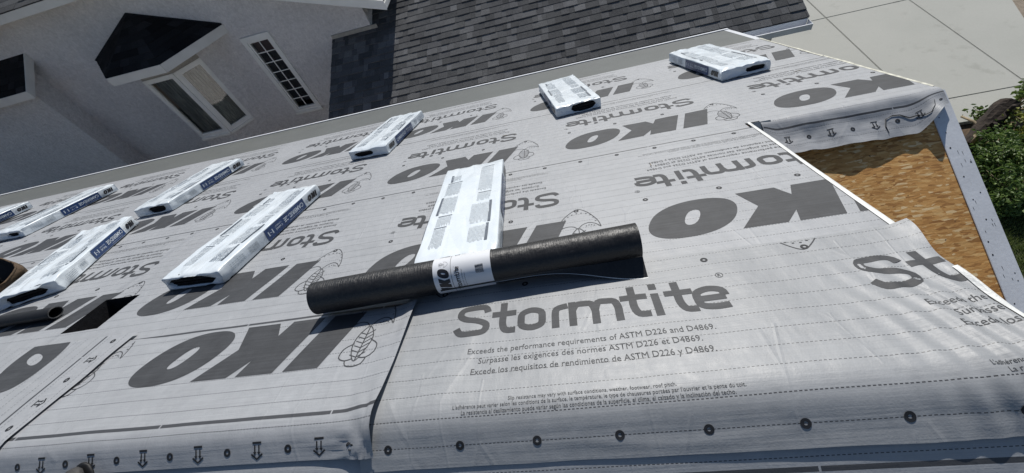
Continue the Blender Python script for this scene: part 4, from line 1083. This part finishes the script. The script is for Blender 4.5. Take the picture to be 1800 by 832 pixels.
m = MB(); m.box(nwx0 - .03, nwx1 + .03, YW - .06, YW - .036, nwz0 - .035, nwz0 + .02); sub(m, 'sill', 'window_white', win, WO)
gx = [ix0 + .03 + (ix1 - ix0 - .06) * k / 2 for k in range(3)]; gz = [iz0 + .03 + (iz1 - iz0 - .06) * k / 7 for k in range(8)]
m = MB(); m.box(gx[1] - .008, gx[1] + .008, YW - .004, YW + .008, gz[0], gz[-1])
for z in gz[1:-1]: m.box(gx[0], gx[1] - .008, YW - .004, YW + .008, z - .008, z + .008); m.box(gx[1] + .008, gx[2], YW - .004, YW + .008, z - .008, z + .008)
sub(m, 'muntin_grid', 'window_white', win, WO)
for i in range(2):
    for j in range(7):
        m = MB(); m.quad((gx[i], YW + .012, gz[j]), (gx[i + 1], YW + .012, gz[j]), (gx[i + 1], YW + .012, gz[j + 1]), (gx[i], YW + .012, gz[j + 1])); sub(m, 'pane', 'glass', win, WO)
m = MB(); m.box(nwx0 - .3, nwx1 + .3, YW + .9, YW + .95, nwz0 - .3, nwz1 + .3); m.box(nwx0 - .3, nwx0 - .25, YW + .21, YW + .9, nwz0 - .3, nwz1 + .3); m.box(nwx1 + .25, nwx1 + .3, YW + .21, YW + .9, nwz0 - .3, nwz1 + .3)
m.box(nwx0 - .25, nwx1 + .25, YW + .21, YW + .9, nwz0 - .3, nwz0 - .25); m.box(nwx0 - .25, nwx1 + .25, YW + .21, YW + .9, nwz1 + .25, nwz1 + .3)
npart(m, 'room', 'room_dark')
m = MB(); m.box(ix0, ix1, YW + .10, YW + .11, iz1 - .30, iz1 + .03); sub(m, 'blind', 'blind', win, WO)
# bay with one front and one angled side window
BD = .64; bx0, bx1 = -8.0, -7.27; bz0, bz1 = -2.90, -1.47
m = MB()
def vquad(p, q_, z0, z1): m.prism([(p[0], p[1], z0), (q_[0], q_[1], z0), (q_[0], q_[1], z1), (p[0], p[1], z1)], Vector((q_[1] - p[1], -(q_[0] - p[0]), 0)).normalized() * -.08)
pA, pB, pC, pD = (bx0 - BD, YW), (bx0, YW - BD), (bx1, YW - BD), (bx1 + BD, YW)
pW = (bx1 + .40, YW - BD + .40)                             # far jamb of the side window
for p, q_, z0, z1 in ((pA, pB, ZG, -1.2), (pB, pC, ZG, bz0), (pC, pW, ZG, bz0), (pW, pD, ZG, -1.2)): vquad(p, q_, z0, z1)
npart(m, 'bay_wall', 'stucco')
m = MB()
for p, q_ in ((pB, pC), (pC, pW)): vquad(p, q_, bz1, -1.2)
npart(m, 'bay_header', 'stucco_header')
def bay_window(p, q_, wl, wr):
    o = empty('window'); o.parent = nb; org = Vector((p[0], p[1], bz0)); o.location = org - NBO
    p3, q3 = Vector((p[0], p[1], 0)), Vector((q_[0], q_[1], 0)); d = (q3 - p3).normalized(); nn_ = Vector((d.y, -d.x, 0)); L_ = (q3 - p3).length
    def B(mb, a, b, z0, z1, o0, o1):
        mb.hexa([p3 + d * a + nn_ * o0 + Vector((0, 0, z0)), p3 + d * b + nn_ * o0 + Vector((0, 0, z0)), p3 + d * b + nn_ * o1 + Vector((0, 0, z0)), p3 + d * a + nn_ * o1 + Vector((0, 0, z0)),
                 p3 + d * a + nn_ * o0 + Vector((0, 0, z1)), p3 + d * b + nn_ * o0 + Vector((0, 0, z1)), p3 + d * b + nn_ * o1 + Vector((0, 0, z1)), p3 + d * a + nn_ * o1 + Vector((0, 0, z1))])
    mb = MB(); B(mb, 0, wl, bz0, bz1, -.06, .02); B(mb, L_ - wr, L_, bz0, bz1, -.06, .02); B(mb, wl, L_ - wr, bz1 - .07, bz1, -.06, .02); B(mb, wl, L_ - wr, bz0, bz0 + .075, -.06, .02)
    B(mb, wl, wl + .02, bz0 + .075, bz1 - .07, -.05, .008); B(mb, L_ - wr - .02, L_ - wr, bz0 + .075, bz1 - .07, -.05, .008); B(mb, wl + .02, L_ - wr - .02, bz1 - .09, bz1 - .07, -.05, .008); B(mb, wl + .02, L_ - wr - .02, bz0 + .075, bz0 + .095, -.05, .008)
    sub(mb, 'frame', 'window_white', o, org)
    mb = MB(); B(mb, -.0, L_ + .0, bz0 - .045, bz0 + .004, .021, .05); sub(mb, 'sill', 'window_white', o, org)
    mb = MB(); a, b, z0, z1 = wl + .015, L_ - wr - .015, bz0 + .08, bz1 - .075
    mb.quad(*[p3 + d * e + nn_ * -.02 + Vector((0, 0, z)) for e, z in ((a, z0), (b, z0), (b, z1), (a, z1))]); sub(mb, 'pane', 'glass', o, org)
    V = []; Fc = []; ks = lin(0, 1, .012)
    for k, q0 in enumerate(ks):
        e = wl + (L_ - wl - wr) * q0; off = -.12 + .022 * math.sin(q0 * 47) + .012 * math.sin(q0 * 111 + 1)
        for z in (z0 - .02, (z0 + z1) / 2, z1 + .02): V.append(p3 + d * e + nn_ * (off + .004 * math.sin(z * 9 + q0 * 20)) + Vector((0, 0, z)) - org)
    for k in range(len(ks) - 1):
        for j in range(2): i = k * 3 + j; Fc.append((i, i + 3, i + 4, i + 1))
    mesh_obj('curtain', V, Fc, 'curtain', o, True)
bay_window(pB, pC, .065, .085); bay_window(pC, pW, .085, .06)
# bay roof: three hipped facets in courses, fascia and soffit
eA, eB, eC, eD = Vector((-9.16, YW, -1.11)), Vector((-8.10, 6.62, -1.11)), Vector((-6.87, 6.58, -1.11)), Vector((-6.12, YW, -1.11)); apx = Vector((-7.69, YW, -.53))
br = empty('bay_roof'); br.parent = nb
random.seed(8)
for (p, q_) in ((eA, eB), (eB, eC), (eC, eD)):
    nrm_ = (q_ - p).cross(apx - p).normalized(); n_c = 8; mb = MB()
    for k in range(n_c):
        f0, f1 = k / n_c, min(1, (k + 1.15) / n_c); L0, R0, L1_, R1 = p.lerp(apx, f0), q_.lerp(apx, f0), p.lerp(apx, f1), q_.lerp(apx, f1)
        nt = max(1, int((R0 - L0).length / .19)); cuts = [0] + sorted((i + random.uniform(-.3, .3)) / nt for i in range(1, nt)) + [1]
        for a, b in zip(cuts, cuts[1:]):
            h = random.choice((.006, .012)); P = [L0.lerp(R0, a), L0.lerp(R0, b), L1_.lerp(R1, b), L1_.lerp(R1, a)]
            mb.hexa([v - nrm_ * .004 for v in P] + [P[0] + nrm_ * h, P[1] + nrm_ * h, P[2] + nrm_ * .002, P[3] + nrm_ * .002])
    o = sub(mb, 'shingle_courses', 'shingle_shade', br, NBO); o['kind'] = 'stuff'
mb = MB()
for p, q_ in ((eA, eB), (eB, eC), (eC, eD)):
    d_ = (q_ - p).normalized(); o_ = Vector((d_.y, -d_.x, 0)) * .012
    mb.prism([p + o_, q_ + o_, q_ + o_ - Vector((0, 0, .15)), p + o_ - Vector((0, 0, .15))], -o_ * 2.4)
sub(mb, 'fascia', 'fascia', br, NBO)
mb = MB(); mb.poly([v - Vector((0, 0, .13)) for v in (eA, eB, eC, eD)]); sub(mb, 'soffit', 'fascia', br, NBO)
# small raised flashing where the bay roof meets the wall
mb = MB()
for p in (eA, eD): mb.bar(p + Vector((0, -.012, .012)), apx + Vector((0, -.012, .012)), .02, .03, (0, 0, 1))
sub(mb, 'wall_flashing', 'asphalt_dark', br, NBO)
# shallow projection with a shed roof
PX, PY = -10.63, YW - .45
m = MB(); m.prism([(-15, PY, ZG), (-15, YW + .05, ZG), (-15, YW + .05, -.68), (-15, PY, -1.0)], (PX + 15, 0, 0)); npart(m, 'projection_wall', 'stucco')
pr = empty('projection_roof'); pr.parent = nb
mb = MB(); random.seed(4); e0 = Vector((0, 7.05, -1.09)); e1 = Vector((0, YW, -.64)); nn_ = Vector((0, -(e1 - e0).z, (e1 - e0).y)).normalized()
for k in range(6):
    a, b = e0.lerp(e1, k / 6), e0.lerp(e1, min(1, (k + 1.15) / 6)); x = -15.0
    while x < -10.41:
        w_ = min(random.uniform(.15, .28), -10.40 - x); h = random.choice((.006, .012)); X0, X1 = Vector((x, 0, 0)), Vector((x + w_, 0, 0))
        mb.hexa([a + X0 - nn_ * .004, a + X1 - nn_ * .004, b + X1 - nn_ * .004, b + X0 - nn_ * .004, a + X0 + nn_ * h, a + X1 + nn_ * h, b + X1 + nn_ * .002, b + X0 + nn_ * .002]); x += w_
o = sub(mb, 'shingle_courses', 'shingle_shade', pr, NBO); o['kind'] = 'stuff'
mb = MB(); mb.box(-15, -10.40, 7.03, 7.052, -1.24, -1.085); mb.prism([(-10.40, 7.03, -1.24), (-10.40, 7.03, -1.085), (-10.40, YW, -.63), (-10.40, YW, -.80)], (.022, 0, 0)); sub(mb, 'fascia', 'fascia', pr, NBO)
mb = MB(); mb.quad((-15, 7.052, -1.20), (-10.40, 7.052, -1.20), (-10.40, YW, -.76), (-15, YW, -.76)); sub(mb, 'soffit', 'fascia', pr, NBO)
# main eave and roof on the left, gable rake roof on the right
mr = empty('main_roof'); mr.parent = nb
mb = MB(); mb.box(-17, -7.0, 7.18, 7.205, -.045, .09); sub(mb, 'eave_trim', 'fascia', mr, NBO)
mb = MB(); mb.quad((-17, 7.205, -.03), (-7.0, 7.205, -.03), (-7.0, YW, -.03), (-17, YW, -.03)); sub(mb, 'soffit', 'fascia', mr, NBO)
mb = MB(); random.seed(6); u_ = Vector((0, math.cos(R(20)), math.sin(R(20)))); nn_ = Vector((0, -u_.z, u_.y)); e0 = Vector((0, 7.17, .10))
for k in range(18):
    x = -17.0 - random.random() * .2
    while x < -7.02:
        w_ = random.uniform(.15, .3); h = random.choice((.006, .012)); a = e0 + u_ * .144 * k; b = a + u_ * .172; X0, X1 = Vector((x, 0, 0)), Vector((min(-7.0, x + w_), 0, 0))
        mb.hexa([a + X0, a + X1, b + X1, b + X0, a + X0 + nn_ * h, a + X1 + nn_ * h, b + X1 + nn_ * .003, b + X0 + nn_ * .003]); x += w_
o = sub(mb, 'shingle_courses', 'shingle', mr, NBO); o['kind'] = 'stuff'
mb = MB(); mb.prism([(-17, 7.2, .08), (-17, 9.6, .97), (-17, 13, -.2)], (10, 0, 0)); sub(mb, 'attic_block', 'asphalt_dark', mr, NBO)
gr = empty('gable_roof'); gr.parent = nb
fz = lambda x: RZ + RS * (RX - x)
mb = MB(); mb.hexa([(-7.4, 7.40, fz(-7.4)), (RX, 7.40, fz(RX)), (RX, 12.9, fz(RX)), (-7.4, 12.9, fz(-7.4)), (-7.4, 7.40, fz(-7.4) + .03), (RX, 7.40, fz(RX) + .03), (RX, 12.9, fz(RX) + .03), (-7.4, 12.9, fz(-7.4) + .03)])
sub(mb, 'roof_slab', 'asphalt_dark', gr, NBO)
mb = MB(); mb.prism([(-7.0, 7.375, fz(-7.0) - .14), (RX + .0, 7.375, RZ - .14), (RX + .0, 7.375, RZ + .02), (-7.0, 7.375, fz(-7.0) + .02)], (0, .022, 0)); sub(mb, 'barge_board', 'window_white', gr, NBO)
mb = MB(); mb.quad((-7.0, 7.40, fz(-7.0) - .04), (RX, 7.40, RZ - .04), (RX, YW, RZ - .04), (-7.0, YW, fz(-7.0) - .04)); sub(mb, 'soffit', 'fascia', gr, NBO)
mb = MB(); mb.box(RX - .02, RX + .0, 7.40, 12.9, RZ - .13, RZ - .001); sub(mb, 'eave_fascia', 'fascia', gr, NBO)
mb = MB(); mb.box(RX + .002, RX + .015, 7.37, 7.60, RZ - .11, RZ - .02); sub(mb, 'gutter_end', 'window_white', gr, NBO)
# garage roof
GY, GZ, GPI = 5.857, -2.547, R(20.33); GX0, GX1 = -4.23, 3.74
gu = Vector((0, math.cos(GPI), math.sin(GPI))); gn = Vector((0, -gu.z, gu.y)); G0 = Vector((0, GY, GZ))
grf = empty('garage_roof'); grf.parent = nb; grf.location = G0 - NBO
mb = MB(); a = G0 - gu * .0; b = G0 + gu * 4.4
mb.hexa([a + EX * GX0 - gn * .03, a + EX * GX1 - gn * .03, b + EX * GX1 - gn * .03, b + EX * GX0 - gn * .03, a + EX * GX0 - gn * .002, a + EX * GX1 - gn * .002, b + EX * GX1 - gn * .002, b + EX * GX0 - gn * .002])
sub(mb, 'sheathing', 'asphalt_dark', grf, G0)
mb = MB(); ridge_ = G0 + gu * 4.4; mb.hexa([ridge_ + EX * GX0 - gn * .03, ridge_ + EX * GX1 - gn * .03, ridge_ + EX * GX1 + Vector((0, 4.2, -1.6)), ridge_ + EX * GX0 + Vector((0, 4.2, -1.6)), ridge_ + EX * GX0, ridge_ + EX * GX1, ridge_ + EX * GX1 + Vector((0, 4.2, -1.57)), ridge_ + EX * GX0 + Vector((0, 4.2, -1.57))])
sub(mb, 'back_slope', 'asphalt_dark', grf, G0)
def tab_mesh(h):
    mb = MB(); mb.hexa([(0, 0, 0), (1, 0, 0), (1, .172, 0), (0, .172, 0), (0, 0, h), (1, 0, h), (1, .172, .003), (0, .172, .003)])
    me = bpy.data.meshes.new('shingle'); me.from_pydata([tuple(v) for v in mb.v], [], mb.f); me.update(); me.materials.append(MATS['shingle']); return me
TABS = [tab_mesh(.011), tab_mesh(.018)]
gq = Matrix(((1, 0, 0), (0, gu.y, gn.y), (0, gu.z, gn.z))).to_quaternion()
rnd = random.Random(17); tabs = []
for r_ in range(29):
    x = GX0 - rnd.random() * .1
    while x < GX1 + .01:
        w_ = rnd.choice((.08, .10, .12, .15, .18, .22, .26)) * rnd.uniform(.9, 1.1); x1 = min(x + w_, GX1 + .012); x0 = max(x, GX0 - .012)
        if x1 - x0 > .03:
            p = G0 + EX * (x0 + x1) / 2 + gu * (r_ * .144 + .07); px = to_px(p); area = 0
            if px and 560 < px[0] < 1430 and -14 < px[1] < (352 - .228 * px[0] if px[0] < 1290 else 75 - .27 * (px[0] - 1290)):
                c0, c1, c2 = to_px(p - EX * (x1 - x0) / 2 - gu * .07), to_px(p + EX * (x1 - x0) / 2 - gu * .07), to_px(p - EX * (x1 - x0) / 2 + gu * .07)
                area = abs((c1[0] - c0[0]) * (c2[1] - c0[1]) - (c1[1] - c0[1]) * (c2[0] - c0[0]))
                if px[0] < 690: area *= .3              # lies in the deep shade of the gable
            tabs.append((area, x0, x1, r_, rnd.random()))
        x += w_
tabs.sort(key=lambda t: -t[0])
for area, x0, x1, r_, q_ in tabs[:300]:
    o = bpy.data.objects.new('shingle', TABS[q_ > .45]); C.objects.link(o); o.parent = grf; o.rotation_mode = 'QUATERNION'; o.rotation_quaternion = gq
    o.location = EX * (x0 + .001) + gu * (r_ * .144 - .012) + gn * (-.0015 + .0004 * math.sin(x0 * 40)); o.scale = (x1 - x0 - .002, 1, 1)
mb = MB()
for area, x0, x1, r_, q_ in tabs[300:]:
    h = .018 if q_ > .45 else .011; a = G0 + gu * (r_ * .144 - .012) - gn * .0015; b = a + gu * .172
    mb.hexa([a + EX * (x0 + .001), a + EX * (x1 - .001), b + EX * (x1 - .001), b + EX * (x0 + .001), a + EX * (x0 + .001) + gn * h, a + EX * (x1 - .001) + gn * h, b + EX * (x1 - .001) + gn * .003, b + EX * (x0 + .001) + gn * .003])
o = sub(mb, 'shingle_field', 'shingle', grf, G0); o['kind'] = 'stuff'
# garage gutter (trough with lip), fascia, step flashing and walls
mb = MB(); gy0 = GY - .135
mb.box(GX0, GX1, GY - .012, GY - .002, GZ - .135, GZ - .02); mb.box(GX0, GX1 + .012, gy0, GY - .012, GZ - .135, GZ - .127); mb.box(GX0, GX1 + .012, gy0 - .006, gy0, GZ - .135, GZ - .052); mb.box(GX0, GX1 + .012, gy0 - .016, gy0 - .0, GZ - .052, GZ - .040)
mb.box(GX1 + .012, GX1 + .018, gy0 - .016, GY - .004, GZ - .135, GZ - .040)
sub(mb, 'gutter', 'white_metal', grf, G0)
mb = MB(); mb.prism([G0 + EX * GX1 - gn * .001, G0 + EX * GX1 + gu * 4.4 - gn * .001, G0 + EX * GX1 + gu * 4.4 - gn * .14, G0 + EX * GX1 - gn * .14], (.02, 0, 0)); mb.prism([G0 + EX * GX0 - gn * .001, G0 + EX * GX0 + gu * 1.9 - gn * .001, G0 + EX * GX0 + gu * 1.9 - gn * .14, G0 + EX * GX0 - gn * .14], (-.02, 0, 0))
sub(mb, 'rake_board', 'fascia', grf, G0)
wl_ = (YW - GY) / gu.y
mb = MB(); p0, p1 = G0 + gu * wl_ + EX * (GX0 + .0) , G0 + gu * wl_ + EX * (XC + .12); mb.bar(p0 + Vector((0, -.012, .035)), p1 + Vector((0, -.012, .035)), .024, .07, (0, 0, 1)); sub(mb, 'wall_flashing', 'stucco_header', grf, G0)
m = MB(); m.box(GX0 + .25, GX1 - .25, GY + .35, GY + .5, ZG, GZ - .02); npart(m, 'garage_wall', 'stucco')
m = MB(); m.prism([(GX1 - .25, GY + .5, ZG), (GX1 - .25, 13.6, ZG), (GX1 - .25, 13.6, -2.3), (GX1 - .25, GY + 4.1, -1.12), (GX1 - .25, GY + .5, GZ + .08)], (-.15, 0, 0)); npart(m, 'garage_wall', 'stucco')

# ------------------------------------------------------------------ planting beside the driveway
def leaf_mesh(pts, rnd, smin, smax):
    V = []; Fc = []
    for p in pts:
        s = rnd.uniform(smin, smax); a = Vector((rnd.gauss(0, 1), rnd.gauss(0, 1), rnd.gauss(0, .45))).normalized(); b = a.orthogonal(); b.rotate(Matrix.Rotation(rnd.uniform(-.9, .9) + (0 if b.z else 0), 3, a)); b.normalize()
        c = a.cross(b); bend = c * s * .14; i = len(V)
        V += [p - a * s * .5, p - a * s * .1 + b * s * .30 + bend, p + a * s * .55, p - a * s * .1 - b * s * .30 + bend, p + a * s * .05 - bend * .3]
        Fc += [(i, i + 4, i + 1), (i + 1, i + 4, i + 2), (i + 2, i + 4, i + 3), (i + 3, i + 4, i)]
    return V, Fc
def shrub(label, px, h, wid, n, seed, mat='leaf', smin=.04, smax=.08):
    rnd = random.Random(seed); base = hit(px, 2, ZG); root = empty('shrub', base); tag(root, label, 'shrub', 'shrubs in the bed beside the driveway')
    tips = []; m = MB()
    for k in range(9):
        a = rnd.uniform(0, 6.28); r_ = wid * rnd.uniform(.2, .9); hh = h * rnd.uniform(.55, 1.0)
        p1 = Vector((math.cos(a) * r_ * .4, math.sin(a) * r_ * .4, hh * .5)); p2 = Vector((math.cos(a) * r_, math.sin(a) * r_, hh)); m.tube([(0, 0, -.05), p1, p2], [.016, .011, .005], 6); tips += [p1.lerp(p2, .4), p2, p2, p1]
        for _ in range(3):
            p3 = p1.lerp(p2, rnd.uniform(.2, 1)) + Vector((rnd.gauss(0, .16), rnd.gauss(0, .16), rnd.uniform(.0, .15))) * wid * 1.5; m.tube([p1.lerp(p2, .5), p3], [.007, .003], 5); tips.append(p3)
    m.build('stems', 'twig', root, True)
    pts = []
    for _ in range(n):
        t = rnd.choice(tips); s = wid * .16; p = t + Vector((rnd.gauss(0, s), rnd.gauss(0, s), rnd.gauss(0, s * .8)))
        if p.z > .01: pts.append(p)
    V, Fc = leaf_mesh(pts, rnd, smin, smax); mesh_obj('foliage', V, Fc, mat, root)
    return root
shrub('leafy green shrub tight under the dark log', (1722, 300), .55, .38, 1100, 1)
shrub('dense green shrub at the lawn side of the bed', (1752, 352), .45, .36, 1000, 2)
shrub('yellow-green bushy shrub at the right of the dark log', (1793, 262), .75, .42, 1200, 3, 'leaf_yellow')
shrub('broad green shrub between the yellowish shrub and the lawn', (1790, 318), .6, .42, 1200, 4)
shrub('sprig of bright leaves growing over the top of the dark log', (1782, 190), .55, .25, 260, 5, 'leaf', .06, .11)
shrub('low leafy sprout at the concrete edge left of the log', (1722, 224), .35, .24, 200, 6, 'leaf', .05, .10)
shrub('dark green shrub in the shade behind the log', (1760, 268), .4, .4, 800, 7)
rnd = random.Random(9); V = []; 
pts = [hit((rnd.uniform(1660, 1840), rnd.uniform(265, 385)), 2, ZG) + Vector((0, 0, rnd.uniform(.0, .16))) for _ in range(3800)]
V, Fc = leaf_mesh(pts, rnd, .03, .07); o = mesh_obj('ground_cover', V, Fc, 'leaf'); tag(o, 'low green leafy ground cover filling the planting bed', 'ground cover', kind='stuff')
V = []; Fc = []
for k_ in range(70000):
    x, y = (rnd.uniform(5.0, 7.6), rnd.uniform(1.2, 4.15)) if k_ < 26000 else (rnd.uniform(2.7, 11), rnd.uniform(-3, 4.15)); a = rnd.uniform(0, 6.28); h = rnd.uniform(.03, .085); w_ = .0045
    b = Vector((x, y, ZG - .02)); d_ = Vector((math.cos(a), math.sin(a), 0)); e_ = Vector((-math.sin(a), math.cos(a), 0)) * rnd.uniform(.1, .8) * h; i = len(V)
    V += [b - d_ * w_, b + d_ * w_, b + e_ + Vector((0, 0, h))]; Fc.append((i, i + 1, i + 2))
o = mesh_obj('grass', V, Fc, 'grass'); tag(o, 'rough lawn grass below the bare wing rake', 'grass', kind='stuff')
# old log with sawn branch stubs
lg = empty('log', hit((1735, 235), 2, ZG)); tag(lg, 'dark rotting log with sawn stubs at the edge of the concrete', 'log')
LB = hit((1735, 235), 2, ZG)
pa, pb = hit((1698, 258), 2, ZG + .12) - LB, hit((1772, 186), 2, ZG + .42) - LB
V = []; Fc = []; nn = 16; ks = lin(0, 1, .08)
dd = (pb - pa).normalized(); s1_ = dd.orthogonal().normalized(); s2_ = dd.cross(s1_)
for q_ in ks:
    for k in range(nn):
        a = 2 * math.pi * k / nn; r_ = (.12 + .05 * q_) * (1 + .30 * N3(math.cos(a) * 1.5, math.sin(a) * 1.5, q_ * 3) + .14 * N3(math.cos(a) * 5, math.sin(a) * 5, q_ * 3))
        V.append(pa.lerp(pb, q_) + (s1_ * math.cos(a) + s2_ * math.sin(a)) * r_)
for j in range(len(ks) - 1):
    for k in range(nn): Fc.append((j * nn + k, j * nn + (k + 1) % nn, (j + 1) * nn + (k + 1) % nn, (j + 1) * nn + k))
mesh_obj('trunk', V, Fc, 'bark', lg)
mesh_obj('sawn_end', [v + dd * .002 for v in V[-nn:]], [tuple(range(nn))], 'cut_wood', lg)
mesh_obj('sawn_end', [v - dd * .002 for v in V[:nn]], [tuple(range(nn - 1, -1, -1))], 'bark', lg)
for px0, px1, zz, rr in (((1742, 232), (1738, 214), .50, .05), ((1750, 215), (1783, 186), .62, .035), ((1725, 232), (1690, 205), .25, .02), ((1760, 205), (1800, 192), .5, .022), ((1712, 250), (1715, 238), .42, .03)):
    p0, p1 = hit(px0, 2, ZG + .25) - LB, hit(px1, 2, ZG + zz) - LB; m = MB(); m.tube([p0, p0.lerp(p1, .5) + Vector((.02, 0, .04)), p1], [rr * 1.2, rr, rr * .9], 9); m.build('branch_stub', 'bark' if rr > .03 else 'twig', lg, True)
